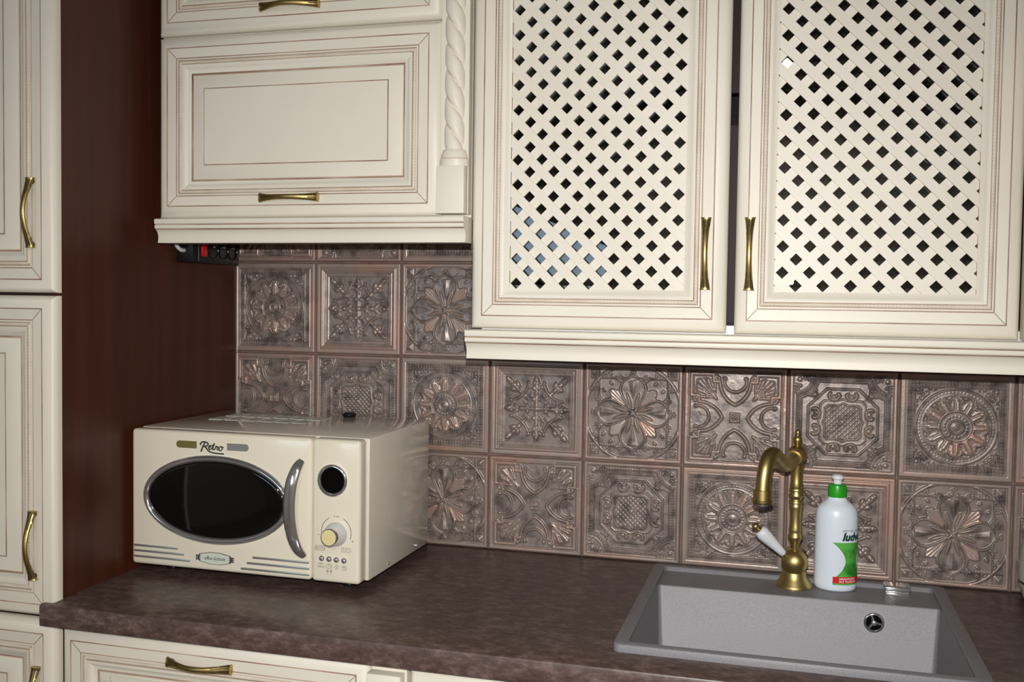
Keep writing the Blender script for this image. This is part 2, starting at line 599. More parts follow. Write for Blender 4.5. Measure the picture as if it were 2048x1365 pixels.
def tile_rosette():
    h = np.zeros_like(U); c = np.zeros_like(U)
    h = mx_(h, 0.55 * step(MX - 0.885))
    c = mx_(c, 0.8 * step(MX - 0.87, .02))
    h = mx_(h, ridge(MX - 0.862, 0.022, 0.62))
    bead = np.where(A > B, beads_line(V, A - 0.805, 0.0615, 0.029, 0.75, 0.83), beads_line(U, B - 0.805, 0.0615, 0.029, 0.75, 0.83))
    h = mx_(h, bead, ridge(MX - 0.745, 0.018, 0.55))
    band = 0.35 * step(RR - 0.585) * step(0.715 - RR)
    h = mx_(h, band, ridge(RR - 0.705, 0.02, 0.55), ridge(RR - 0.595, 0.016, 0.5), 0.35 * step(0.72 - RR) * 0.3)
    h = mx_(h, beads_ring(RR, TH, 0.65, 64, 0.016, 0.5))
    n = 12
    a = (TH / (2 * PI) * n); a = (a - np.floor(a + 0.5)) * 2 * PI / n
    t = np.clip((RR - 0.26) / 0.30, 0, 1)
    wid = 0.052 + 0.095 * t
    lat = RR * np.sin(a)
    outer = 0.565 - 0.085 * (lat / wid) ** 2
    pet = ridge(lat, wid * 1.02, 1.0) * step(outer - RR, 0.03) * step(RR - 0.27, 0.02)
    tong = ridge(np.abs(lat) - 0.026, 0.02, 1.0) * step(0.50 - RR, 0.03) * step(RR - 0.30, 0.02)
    frill = ridge(RR - outer, 0.04, 0.8) * (0.7 + 0.3 * np.cos(a * 12 * 7))
    h = mx_(h, 0.85 * pet * (0.75 + 0.25 * np.cos(lat / wid * 5)), 0.95 * tong, frill * (np.abs(lat) < wid * 1.15))
    c = mx_(c, 0.75 * pet, 0.8 * tong)
    h = np.where(RR < 0.315, 0.4, h)
    h = mx_(h, ridge(RR - 0.30, 0.03, 0.85), beads_ring(RR, TH, 0.20, 20, 0.024, 0.62), ridge(RR - 0.125, 0.024, 0.75), ridge(RR, 0.105, 0.7), ridge(RR, 0.05, 0.95))
    corner = scrollwork(A, B, 0.60, 0.60, 0.135, PI / 4 + PI / 2)
    corner = mx_(corner, blob(A, B, .70, .47, .03, .7), blob(A, B, .47, .70, .03, .7), blob(A, B, .68, .68, .045, .8), blob(A, B, .70, .38, .022, .6), blob(A, B, .38, .70, .022, .6))
    h = mx_(h, np.where((RR > 0.73) & (MX < 0.725), 0.75 * corner, 0))
    return h, c


def tile_cross():
    h = np.zeros_like(U); c = np.zeros_like(U)
    h = mx_(h, 0.6 * step(MX - 0.90), ridge(MX - 0.855, 0.04, 0.9), 0.5 * step(MX - 0.80), 0.28 * step(MX - 0.70), ridge(MX - 0.775, 0.015, 0.5))
    c = mx_(c, 0.85 * step(MX - 0.80, .02), 0.25 * step(MX - .7, .02))
    d, t = seg_d(A, B, 0.20, 0.20, 0.60, 0.60)
    w = 0.030 + 0.03 * t
    rod = ridge(d, w, 0.85) * (0.8 + 0.2 * np.cos(t * 26))
    o = mx_(rod, blob(A, B, .62, .62, .05, .95), blob(A, B, .50, .40, .05, .8, 1.6, 0.4), blob(A, B, .40, .50, .05, .8, 1.6, PI / 2 - 0.4), blob(A, B, .44, .44, .05, .9))
    P, Q = MX, MN      # octant: along the axis
    o = mx_(o, ridge(Q, 0.05, 0.7) * (P < 0.60), blob(P, Q, .60, 0, .062, .95), blob(P, Q, .66, 0, .035, .8), blob(P, Q, .54, .05, .034, .8), blob(P, Q, .43, .05, .04, .8, 1.5, .6),
            blob(P, Q, .33, 0, .05, .95), blob(P, Q, .2, .06, .05, .85), blob(P, Q, .26, .13, .03, .7))
    arc = np.abs(np.hypot(A - 0.60, B - 0.60) - 0.44)
    o = mx_(o, np.where((MN > 0.14) & (MX < 0.50), ridge(arc, 0.030, 0.95), 0), blob(P, Q, .545, .17, .035, .8), spiral(P, Q, .47, .14, .05, 1.2, .018, .7))
    o = mx_(o, 0.28 * step(0.44 - np.abs(np.hypot(A - 0.60, B - 0.60)) - 0.0) * 0, ridge(RR, 0.07, 1.0))
    inner = (np.hypot(A - 0.60, B - 0.60) > 0.44) & (RR < 0.5)
    h = mx_(h, np.where(inner, 0.22, 0), 0.95 * o)
    c = mx_(c, 0.25 * np.clip(o, 0, 1))
    h = h + 0.05 * value_noise(22) * (MX < 0.7)
    return h, c


def tile_flower():
    h = np.zeros_like(U); c = np.zeros_like(U)
    h = mx_(h, 0.6 * step(MX - 0.915))
    c = mx_(c, 0.85 * step(MX - 0.90, .02))
    cr = ridge(RR - 0.985, 0.035, 0.6)
    bl = mx_(beads_line(V, A - 0.70, 0.048, 0.021, 0.7, 0.9), beads_line(U, B - 0.70, 0.048, 0.021, 0.7, 0.9))
    h = mx_(h, np.where(MX < 0.915, cr, 0), np.where(MX < .9, bl, 0))
    pyr = 0.85 * np.clip(1 - np.maximum(np.abs(A - 0.81), np.abs(B - 0.81)) / 0.085, 0, 1)
    h = mx_(h, pyr)
    P, Q = MX, MN
    sw = mx_(scrollwork(P, Q, 0.78, 0.0, 0.11, PI / 2), scrollwork(P, Q, 0.70, 0.28, 0.10, 0.9), scrollwork(P, Q, 0.77, 0.50, 0.085, 0.3), blob(P, Q, .60, .45, .032, .6, 1.6, .8))
    h = mx_(h, np.where(MX < 0.90, 0.7 * sw, 0))
    # big petals on the axes
    t = np.clip(P / 0.74, 0, 1)
    wid = 0.245 * np.sin(PI * np.clip(t, 0, 1) ** 1.7) ** 0.62 + 0.012
    edge = np.abs(Q - wid)
    inp = (Q < wid) & (P < 0.74)
    h = np.where(inp, 0.18 + 0.18 * (Q / (wid + 1e-3)), h)
    h = mx_(h, np.where(P < 0.75, ridge(edge, 0.026, 0.95), 0))
    tri = np.clip(1 - Q / (0.13 * np.clip((P - 0.30) / 0.36, 0.01, 1)), 0, 1) * ((P > 0.30) & (P < 0.66))
    h = mx_(h, 0.2 + 0.5 * tri * inp - 0.2 * (1 - inp))
    # seeds beside each axis
    sd, st = seg_d(P, Q, 0.12, 0.035, 0.40, 0.125)
    h = mx_(h, ridge(sd, 0.012 + 0.024 * np.sin(PI * np.clip(st, 0, 1)), 0.95))
    c = mx_(c, 0.6 * ridge(sd, 0.036, 1))
    # fan leaves on the diagonals
    a4 = np.abs(np.arctan2(B, A) - PI / 4)
    lobes = 0.60 + 0.055 * np.cos(a4 * 14)
    fan = step(lobes - RR, 0.015) * step(0.36 - a4, 0.03) * step(RR - 0.22, 0.02) * (~inp)
    fh = fan * (0.35 + 0.4 * np.clip((RR - .2) / .4, 0, 1) * (0.82 + 0.18 * np.cos(a4 * 58)))
    h = mx_(h, fh)
    c = mx_(c, 0.9 * fan)
    h = mx_(h, ridge(RR, 0.075, 0.8), beads_ring(RR, TH, .045, 8, .02, .95))
    return h, c


def tile_strapwork():
    h = np.zeros_like(U); c = np.zeros_like(U)
    P, Q = MX, MN
    h = mx_(h, 0.62 * step(MX - 0.915))
    c = mx_(c, 0.8 * step(MX - 0.90, .02))
    # angular strap: corner brackets that step inward
    fr = np.where(Q > 0.40, ridge(P - 0.850, 0.045, 1.05), 0)
    s1, _ = seg_d(P, Q, 0.855, 0.42, 0.855, 0.40)
    s2, _ = seg_d(P, Q, 0.70, 0.42, 0.855, 0.42)
    s3, _ = seg_d(P, Q, 0.70, 0.42, 0.70, 0.30)
    fr = mx_(fr, ridge(s2, 0.036, 1.05), ridge(s3, 0.036, 1.05), np.where(Q < 0.42, ridge(P - 0.895, 0.025, 0.8), 0))
    h = mx_(h, fr); c = mx_(c, 0.9 * np.clip(fr, 0, 1))
    # pointed arches aimed at the centre
    ar = np.abs(np.hypot(P - 0.70, Q + 0.20) - 0.495)
    arch = np.where((P < 0.72) & (Q >= 0) & (P > 0.20), ridge(ar, 0.034, 1.0), 0)
    inner = np.abs(np.hypot(P - 0.72, Q) - 0.215)
    arch = mx_(arch, np.where((P < 0.74), ridge(inner, 0.026, 0.85), 0))
    arch = mx_(arch, spiral(P, Q, 0.77, 0.335, 0.055, 1.2, .02, .9), blob(P, Q, .765, .205, .042, .9))
    h = mx_(h, 0.95 * arch); c = mx_(c, 0.4 * np.clip(arch, 0, 1))
    field = np.hypot(P - 0.70, Q + 0.20) < 0.47
    h = mx_(h, np.where(~field & (P < 0.72), 0.30, 0.06))
    # palmettes on the diagonals
    dx, dy = A - 0.38, B - 0.38
    rr = np.hypot(dx, dy); aa = np.arctan2(dy, dx) - PI / 4
    leaf = np.clip(np.cos(aa), 0, 1) ** 0.5 * step(0.50 - rr - 0.22 * np.abs(aa), .03) * (np.abs(aa) < 0.85)
    lf = leaf * (0.45 + 0.3 * np.cos(aa * 17) + 0.15)
    dx2, dy2 = A - 0.70, B - 0.70
    rr2 = np.hypot(dx2, dy2); aa2 = np.abs(np.arctan2(-dy2, -dx2) - PI / 4)
    lf2 = step(0.52 - rr2 - 0.5 * aa2, .03) * (aa2 < 0.55) * (0.5 + 0.3 * np.cos(aa2 * 22))
    ok = (P < 0.81) & ~((Q < 0.44) & (P > 0.66)) & ~field
    lf3 = mx_(np.where(ok, lf, 0), np.where(ok, lf2, 0), blob(A, B, .60, .60, .05, .95, 0.6, PI / 4) * ok)
    h = mx_(h, 0.9 * lf3); c = mx_(c, 0.6 * np.clip(lf3, 0, 1))
    sq = ridge(MX - 0.075, 0.024, 0.95)
    h = mx_(h, sq, blob(U, V, 0, 0, .045, .9)); c = mx_(c, .7 * np.clip(sq, 0, 1))
    h = h + 0.06 * value_noise(40) * field
    return h, c


def tile_cartouche():
    h = np.zeros_like(U); c = np.zeros_like(U)
    P, Q = MX, MN
    h = mx_(h, 0.6 * step(MX - 0.915))
    c = mx_(c, 0.75 * step(MX - 0.90, .02))
    CR = 0.40
    rc = np.hypot(A - 0.90, B - 0.90)
    ac = np.arctan2(B - 0.90, A - 0.90)
    incorner = rc < CR
    bead = np.where(A > B, beads_line(V, A - 0.835, 0.056, 0.026, 0.75, 0.52), beads_line(U, B - 0.835, 0.056, 0.026, 0.75, 0.52))
    bc = (ac * CR / 0.056); bc = (bc - np.floor(bc + .5)) * 0.056
    bead = mx_(bead, np.where(MX < 0.86, ridge(np.hypot(bc, rc - CR), 0.026, 0.75), 0))
    h = mx_(h, bead)
    ln = mx_(np.where(rc > CR + 0.06, ridge(MX - 0.775, 0.02, 0.6), 0), np.where(MX < 0.785, ridge(rc - (CR + 0.062), 0.02, 0.6), 0))
    h = mx_(h, ln)
    shell = mx_(np.where(rc > CR - 0.10, ridge(rc - (CR - 0.05), 0.014, 0.5), 0), scrollwork(A, B, .84, .66, .10, 0.2), scrollwork(A, B, .66, .84, .10, PI / 2 - 0.2), blob(A, B, .80, .80, .05, .5))
    h = mx_(h, np.where(incorner & (MX < 0.905), 0.75 * shell, 0))
    octa = np.maximum(MX, (A + B) / 1.46) - 0.635
    h = mx_(h, ridge(octa, 0.02, 0.6), 0.14 * step(-octa))
    star = blob(A, B, .515, .515, .06, .75) * (0.7 + .3 * np.cos(5 * np.arctan2(B - .515, A - .515)))
    h = mx_(h, star, blob(A, B, .50, .60, .03, .6), blob(A, B, .60, .50, .03, .6))
    # cartouche
    a8 = np.arctan2(Q, P)
    outline = 0.365 - 0.035 * np.cos(a8 * 8) + 0.04 * np.cos(4 * a8) * -1
    e = np.maximum(MX, (A + B) / 1.82) - (0.325 + 0.035 * np.exp(-(Q / 0.06) ** 2))
    h = np.where(e < 0.085, np.maximum(h, 0.42), h)
    h = np.where(e < 0.0, 0.16, h)
    h = mx_(h, ridge(e, 0.02, 0.75), ridge(e - 0.085, 0.015, 0.6))
    lat = mx_(ridge(((U + V) / 0.1 - np.floor((U + V) / 0.1 + .5)) * 0.1 * 0.7, 0.016, 0.42), ridge(((U - V) / 0.1 - np.floor((U - V) / 0.1 + .5)) * 0.1 * 0.7, 0.016, 0.42))
    h = mx_(h, np.where(e < -0.015, lat, 0))
    h = mx_(h, np.where(e < -.02, mx_(blob(U, V, 0, 0, .06, .65), blob(A, B, .05, .05, .03, .6), blob(A, B, .2, .2, .035, .55)), 0))
    # C-scrolls round it
    d = np.hypot(P - 0.515, Q - 0.16)
    cres = ridge(np.abs(d - 0.092), 0.030, 1.0) * ((P - 0.515) < 0.035)
    h = mx_(h, cres, blob(P, Q, .55, .235, .036, .95), blob(P, Q, .535, .09, .034, .95), blob(P, Q, .485, .16, .05, .7))
    c = mx_(c, 0.35 * np.clip(cres, 0, 1), 0.25 * np.clip(bead, 0, 1))
    h = h + 0.05 * value_noise(30) * (octa < 0) * (e > 0.09)
    return h, c


def tile_mesh(name, fn):
    h, c = fn()
    h = np.clip(h, 0, 1.15)
    # slight softening like a moulded glaze
    k = np.array([1, 7, 1]) / 9.0
    hp = np.pad(h, 1, mode='edge')
    h = (hp[:-2] * k[0] + hp[1:-1] * k[1] + hp[2:] * k[2])
    h = h[:, :-2] * k[0] + h[:, 1:-1] * k[1] + h[:, 2:] * k[2]
    edge = np.clip((1 - MX) / 0.03, 0, 1)
    half = 0.0990
    Y = -(0.0008 + 0.0056 * h) * np.sqrt(edge) + 0.004 * (1 - np.sqrt(edge))
    co = np.stack([U * half, Y, V * half], -1).reshape(-1, 3)
    n = NT + 1
    idx = np.arange(n * n).reshape(n, n)
    q = np.stack([idx[:-1, :-1], idx[:-1, 1:], idx[1:, 1:], idx[1:, :-1]], -1).reshape(-1, 4)
    me = bpy.data.meshes.new(name)
    nv, nf = len(co), len(q)
    # back plate
    co = np.vstack([co, [[-half, .006, -half], [half, .006, -half], [half, .006, half], [-half, .006, half]]])
    me.vertices.add(len(co)); me.vertices.foreach_set('co', co.ravel())
    me.loops.add(nf * 4 + 4)
    me.loops.foreach_set('vertex_index', np.concatenate([q.ravel(), [nv + 3, nv + 2, nv + 1, nv]]))
    me.polygons.add(nf + 1)
    me.polygons.foreach_set('loop_start', np.arange(nf + 1) * 4)
    me.update(calc_edges=True)
    at = me.attributes.new('copper', 'FLOAT', 'POINT')
    at.data.foreach_set('value', np.concatenate([np.clip(c, 0, 1).ravel(), np.zeros(4)]))
    me.materials.append(tile_m)
    me.shade_smooth()
    return me


TM = {k: tile_mesh('relief_tile_' + k, f) for k, f in dict(A=tile_rosette, B=tile_cross, C=tile_flower, D=tile_strapwork, E=tile_cartouche).items()}
ROWS = ['ABCDEABCDE', 'DEABCDEABC', 'ABCDEABCDE', 'DEABCDEABC']
for j, row in enumerate(ROWS):
    for i, kx in enumerate(row):
        if j == 3 and i > 3:
            continue
        o = link('tile', TM[kx], wall_back)
        o.location = (0.2 * i + 0.1, 0, CT + 0.2 * j + 0.1)


# ------------------------------------------------------------------ joinery helpers
# section of the door frame, from the outer edge inward: (inset, out, material of the next band)
FRAME = [(0, -.022, 0), (0, -.0135, 0), (.0012, -.0105, 0), (.004, -.0068, 0), (.009, -.0034, 0), (.015, -.0010, 0), (.0212, 0, 1), (.0217, -.0010, 1), (.0227, -.0010, 1), (.0232, -.0001, 0),
         (.0405, -.0010, 1), (.0410, -.0020, 1), (.0419, -.0020, 2), (.0424, -.0007, 0), (.0450, -.0006, 2), (.0453, -.0028, 1), (.0464, -.0028, 2), (.0518, -.0028, 1), (.0529, -.0028, 2), (.0532, -.0009, 0),
         (.0562, -.0011, 0), (.0605, -.0036, 0), (.0655, -.0072, 0), (.0690, -.0086, 1)]


def mitre_lines(mb, x0, x1, z0, z1, yf, fs=1.0, mat=3):
    for (cx, cz, sx, sz) in ((x0, z0, 1, 1), (x1, z0, -1, 1), (x1, z1, -1, -1), (x0, z1, 1, -1)):
        a, b, w = 0.0236, 0.0404, 0.0004
        e, g = a * fs, b * fs
        p = [(cx + sx * e - w, cz + sz * a + w * sx * sz), (cx + sx * e + w, cz + sz * a - w * sx * sz), (cx + sx * g + w, cz + sz * b - w * sx * sz), (cx + sx * g - w, cz + sz * b + w * sx * sz)]
        v = [(q[0], yf + 0.0000 - 0.0002 + (0.0010 if i > 1 else 0.0001), q[1]) for i, q in enumerate(p)] + [(q[0], yf + 0.0025, q[1]) for q in p]
        mb.add(v, [(0, 1, 2, 3), (0, 4, 5, 1), (1, 5, 6, 2), (2, 6, 7, 3), (3, 7, 4, 0), (7, 6, 5, 4)], mat)


def rope(name, x0, x1, z0, z1, yf, parent, fx=1.0, inset=0.0491, r=0.0034, depth=-0.0028):
    """twisted rope moulding along the four sides"""
    mb = MB()
    xa, xb, za, zb = x0 + inset * fx, x1 - inset * fx, z0 + inset, z1 - inset
    pitch = 0.0056
    for (p, q) in (((xa, za), (xb, za)), ((xb, za), (xb, zb)), ((xb, zb), (xa, zb)), ((xa, zb), (xa, za))):
        L = math.hypot(q[0] - p[0], q[1] - p[1])
        tx, tz = (q[0] - p[0]) / L, (q[1] - p[1]) / L
        nx, nz = -tz, tx
        n = max(8, int(L / 0.0014))
        K = 8
        base = len(mb.v)
        for i in range(n + 1):
            s = L * i / n
            for k in range(K + 1):
                ph = PI * k / K
                rr = r * (0.55 + 0.45 * math.sqrt(abs(math.cos(PI * (s / pitch + k / K * 1.25)))))
                lat, up = math.cos(ph) * min(rr, r * .95), math.sin(ph) * rr
                ss = min(max(s, -lat if True else 0), L)
                mb.v.append((p[0] + tx * s + nx * lat, yf - depth - up * 0.85, p[1] + tz * s + nz * lat))
        for i in range(n):
            for k in range(K):
                a = base + i * (K + 1) + k
                mb.f.append((a, a + 1, a + K + 2, a + K + 1)); mb.m.append(0)
    return mb.obj(name, rope_mat, parent, smooth=60)


def handle_mesh():
    """bow handle lying along x, fixed to a plane facing -y at y = 0"""
    mb = MB()
    L, N, SEG = 0.0585, 44, 20
    base = len(mb.v)
    for i in range(N + 1):
        t = -1 + 2 * i / N
        a = abs(t)
        x = t * L
        yo = 0.0055 + 0.0175 * (math.cos(PI * a / 2) ** 1.25 if a < 1 else 0)
        w = 0.0045 + 0.0041 * a ** 2.4 + (0.0006 if a > 0.955 else 0)
        th = 0.0034 + 0.0022 * a ** 2.2 + (0.0006 if a > 0.955 else 0)
        for k in range(SEG):
            ang = 2 * PI * k / SEG
            fl_ = 1 - (0.10 * (k % 2) if 0.60 < a < 0.955 else 0)
            mb.v.append((x, -(yo + th * math.cos(ang) * fl_), w * math.sin(ang) * fl_))
    for i in range(N):
        a = abs(-1 + 2 * (i + 0.5) / N)
        for k in range(SEG):
            j = (k + 1) % SEG
            mb.f.append((base + i * SEG + k, base + i * SEG + j, base + (i + 1) * SEG + j, base + (i + 1) * SEG + k))
            reach = 0.52 + 0.07 * ((k // 2 * 7) % 4)
            mb.m.append(1 if (reach < a < 0.95 and k % 2) else 0)
    mb.f.append(tuple(base + k for k in range(SEG))); mb.m.append(0)
    mb.f.append(tuple(base + N * SEG + k for k in range(SEG))); mb.m.append(0)
    for s in (-1, 1):
        mb.lathe([(0.0045, -0.001), (0.0045, 0.006)], 12, s * (L - 0.0055), 0, 0, 1, 'y')
    return mb.mesh('bow_handle', [brass, brass_dark], 50)


HANDLE = handle_mesh()


def handle(x, y, z, vertical, parent):
    o = link('handle', HANDLE, parent)
    o.location = (x, y, z)
    if vertical:
        o.rotation_euler = (0, PI / 2, 0)
    o['label'] = 'antique brass bow handle with fluted flared ends'
    return o


def panel_door(name, x0, x1, z0, z1, yf, parent, h=None):
    """raised-panel front: frame mesh + panel + rope, handle = (x, z, vertical)"""
    mb = MB()
    mb.rings(x0, x1, z0, z1, yf, FRAME + [(.0690, -.022, 0), (0, -.022, 0)])
    mitre_lines(mb, x0, x1, z0, z1, yf)
    d = mb.obj(name, [cream, glaze, glaze_soft, seam_dark], parent)
    pb = MB()
    pb.rings(x0, x1, z0, z1, yf, [(.0691, -.0205, 0), (.0691, -.0100, 1), (.0722, -.0098, 2), (.0735, -.0092, 0), (.086, -.0050, 0), (.0962, -.0030, 0), (.0980, -.0030, 1), (.0985, -.0040, 1), (.0994, -.0040, 1), (.0999, -.0024, 0)], cap=0)
    pb.obj('panel', [cream, glaze, glaze_soft], d)
    rope('rope_moulding', x0, x1, z0, z1, yf, d)
    if h:
        handle(h[0], yf + 0.0004, h[1], h[2], d)
    return d


def lattice_door(name, x0, x1, z0, z1, yf, parent, hx, hz, dia, fs=1.0, P=0.0424):
    mb = MB()
    mb.rings(x0, x1, z0, z1, yf, FRAME + [(.0690, -.022, 0), (0, -.022, 0)], fx=fs)
    mitre_lines(mb, x0, x1, z0, z1, yf, fs)
    d = mb.obj(name, [cream, glaze, glaze_soft, seam_dark], parent)
    rope('rope_moulding', x0, x1, z0, z1, yf, d, fs)
    handle(hx, yf + 0.0004, hz, True, d)
    q_ = .0672 * fs
    xa, xb, za, zb = x0 + q_, x1 - q_, z0 + .0672, z1 - .0672
    hw = (P / math.sqrt(2) - 0.0202 / math.sqrt(2)) / 2     # half strip width

    def clip(poly, fn):
        out = []
        for i in range(len(poly)):
            a, b = poly[i], poly[(i + 1) % len(poly)]
            fa, fb = fn(a), fn(b)
            if fa >= 0:
                out.append(a)
            if (fa >= 0) != (fb >= 0):
                t = fa / (fa - fb)
                out.append((a[0] + (b[0] - a[0]) * t, a[1] + (b[1] - a[1]) * t))
        return out

    for sgn, yo in ((-1, 0.0098), (1, 0.0140)):
        # strip centre lines:  (x - dx) + sgn' * (z - dz) = (k + 1/2) * P
        for k in range(-40, 41):
            c0 = (k + 0.5) * P
            # point on the line nearest the diamond centre
            n = Vector((1, -sgn)) / math.sqrt(2)
            t = Vector((1, sgn)) / math.sqrt(2)
            o = Vector(dia) + n * (c0 / math.sqrt(2))
            poly = [tuple(o + t * s * 2 + n * e * hw) for s, e in ((-1, -1), (1, -1), (1, 1), (-1, 1))]
            for fn in (lambda p: p[0] - xa, lambda p: xb - p[0], lambda p: p[1] - za, lambda p: zb - p[1]):
                poly = clip(poly, fn)
                if not poly:
                    break
            if len(poly) < 3:
                continue
            area = 0.5 * abs(sum(poly[i][0] * poly[(i + 1) % len(poly)][1] - poly[(i + 1) % len(poly)][0] * poly[i][1] for i in range(len(poly))))
            if area < 4e-6:
                continue
            m = len(poly)
            sb = MB()
            th = 0.0042
            v = [(p[0], yf + yo, p[1]) for p in poly] + [(p[0], yf + yo + th - 0.00005, p[1]) for p in poly]
            sb.add(v, [tuple(range(m)), tuple(range(2 * m - 1, m - 1, -1))] + [(i, (i + 1) % m, m + (i + 1) % m, m + i) for i in range(m)])
            sb.obj('lattice_strip', cream, d, smooth=0)
    gb = MB().box(x0 + .058, x1 - .058, yf + 0.0185, yf + 0.0215, z0 + .058, z1 - .058)
    gb.obj('glass_pane', glass_m, d, smooth=0)
    return d


def pelmet(name, x0, x1, ztop, yf, parent, out=0.022, H=0.046):
    s = H / 0.046
    pr = [(0.0, 0), (out - .001, 0), (out + .0015, -.0012), (out + .0025, -.005), (out + .0015, -.0095), (out - .0005, -.0108), (out - .0012, -.0116),
          (out + .0005, -.0125), (out + .0012, -.0155), (out + .0004, -.0185), (out - .0015, -.0196), (out - .0025, -.0204),
          (out - .004, -.0215), (out - .0085, -.0270), (out - .0108, -.0335), (out - .0105, -.0395), (out - .0095, -.0430), (out - .0098, -.046), (0.0, -.046)]
    mats = [0, 0, 0, 0, 0, 1, 1, 0, 0, 0, 1, 1, 0, 0, 0, 0, 0, 0, 0]
    mb = MB()
    mb.extrude_x([(yf - a, ztop + b * s) for a, b in pr], x0, x1, mats)
    return mb.obj(name, [cream, glaze], parent)


def twisted_pilaster(x0, x1, zbot, ztop, yf, parent, block_h=0.082):
    """square block, turned ring base and a two-strand twisted shaft on a backing strip"""
    cx = (x0 + x1) / 2
    bk = MB().box(x0, x1, yf + 0.004, yf + 0.022, zbot, ztop).obj('pilaster', [cream], parent)
    b = MB()
    b.rbox(x0 - 0.0005, x1 - 0.001, yf - 0.018, yf + 0.004, zbot, zbot + block_h, 0.0012, 2)
    b.obj('block', [cream], bk)
    zb = zbot + block_h
    r = MB()
    r.lathe([(0.0262, 0), (0.0266, .001), (0.0262, .0118), (.0248, .0128), (.0243, .0138), (.0249, .0146), (.0232, .022), (.0205, .0285), (.0200, .0290)], 32, cx, yf + 0.004, zb, sy=0.8, mats=[0, 0, 0, 1, 1, 0, 0, 1])
    r.obj('turned_base', [cream, glaze_soft], bk)
    sh = MB()
    pitch, R = 0.0925, 0.0168
    z0s = zb + 0.0285
    n = int((ztop - z0s) / 0.0018)
    SEG = 64
    for i in range(n + 1):
        z = z0s + (ztop - z0s) * i / n
        for k in range(SEG):
            a = 2 * PI * k / SEG
            ph = a - 2 * PI * z / pitch
            # two round strands side by side
            l = abs(math.cos(ph))
            rad = R * (0.56 + 0.50 * math.sqrt(max(0.0, 1 - (1 - l) ** 2.0)))
            sh.v.append((cx + rad * math.cos(a), yf + 0.003 - rad * math.sin(a) * 0.92, z))
    for i in range(n):
        for k in range(SEG):
            j = (k + 1) % SEG
            a = 2 * PI * (k + 0.5) / SEG
            zc = z0s + (ztop - z0s) * (i + .5) / n
            l = abs(math.cos(a - 2 * PI * zc / pitch))
            sh.f.append((i * SEG + k, i * SEG + j, (i + 1) * SEG + j, (i + 1) * SEG + k))
            sh.m.append(1 if l < 0.06 else 0)
    sh.obj('twisted_shaft', [cream, glaze_soft], bk, smooth=75)
    return bk


# ------------------------------------------------------------------ tall cabinet on the left
PX = 0.006                       # face of the dark side panel
tall = thing('tall_cabinet', 'tall cream cabinet at the left edge with a dark mahogany side panel', 'cabinet', (0, 0, 0))
MB().box(PX - 0.018, PX, -0.563, -0.0055, 0.10, 2.35).obj('side_panel', wood, tall)
MB().box(PX - 0.60, PX - 0.018, -0.562, -0.0055, 0.10, 2.35).obj('body', interior, tall)
MB().box(PX - 0.60, PX, -0.50, -0.0055, 0.0, 0.10).obj('plinth', wood, tall)
TY = -0.590
TX0, TX1 = PX - 0.60, 0.0105
panel_door('upper_door', TX0, TX1, CT + 0.5245, 2.30, TY, tall, (-0.0290, CT + 0.6580, True))
panel_door('middle_door', TX0, TX1, CT - 0.0285, CT + 0.5195, TY, tall, (-0.0280, CT + 0.0960, True))
panel_door('lower_door', TX0, TX1, 0.11, CT - 0.0345, TY, tall, (-0.0225, CT - 0.171, True))

# ------------------------------------------------------------------ base cabinets and worktop
BY = -0.588
basec = thing('base_cabinet', 'cream base cabinet with a rope-trimmed drawer under the microwave', 'cabinet', (0, 0, 0))
MB().box(0.014, 0.648, -0.564, 0.008, 0.10, CT - 0.0385).obj('body', cream, basec)
MB().box(0.014, 0.648, -0.51, 0.0, 0.0, 0.0995).obj('plinth', wood, basec)
panel_door('drawer_front', 0.0200, 0.5870, CT - 0.2150, CT - 0.0400, BY, basec, (0.2915, CT - 0.0760, False))
panel_door('drawer_front', 0.0200, 0.5870, 0.11, CT - 0.2190, BY, basec, (0.2915, CT - 0.255, False))
pl = MB().box(0.589, 0.647, BY + 0.006, BY + 0.0238, 0.11, CT - 0.0400).obj('pilaster', cream, basec)
MB().rbox(0.5885, 0.6440, BY - 0.016, BY + 0.006, CT - 0.125, CT - 0.0505, 0.0012, 2).obj('block', cream, pl)
sinkc = thing('sink_cabinet', 'cream base cabinet under the grey sink, right of the drawer', 'cabinet', (0, 0, 0))
sb_ = MB()
sb_.box(0.6495, 0.667, -0.564, 0.008, 0.10, CT - 0.0385)
sb_.box(1.53, 1.548, -0.564, 0.008, 0.10, CT - 0.0385)
sb_.box(0.667, 1.53, -0.564, 0.008, 0.10, 0.118)
sb_.obj('body', cream, sinkc)
MB().box(0.6495, 1.548, -0.51, 0.0, 0.0, 0.0995).obj('plinth', wood, sinkc)
panel_door('door', 0.6510, 1.0960, 0.11, CT - 0.0400, BY, sinkc, (1.06, CT - 0.20, True))
panel_door('door', 1.0990, 1.5460, 0.11, CT - 0.0400, BY, sinkc, (1.135, CT - 0.20, True))
basr = thing('base_cabinet', 'cream base cabinet at the right end under the green pot', 'cabinet', (0, 0, 0))
MB().box(1.5495, 2.0, -0.564, 0.008, 0.10, CT - 0.0385).obj('body', cream, basr)
MB().box(1.5495, 2.0, -0.51, 0.0, 0.0, 0.0995).obj('plinth', wood, basr)
panel_door('door', 1.5505, 1.9990, 0.11, CT - 0.0400, BY, basr, (1.59, CT - 0.20, True))

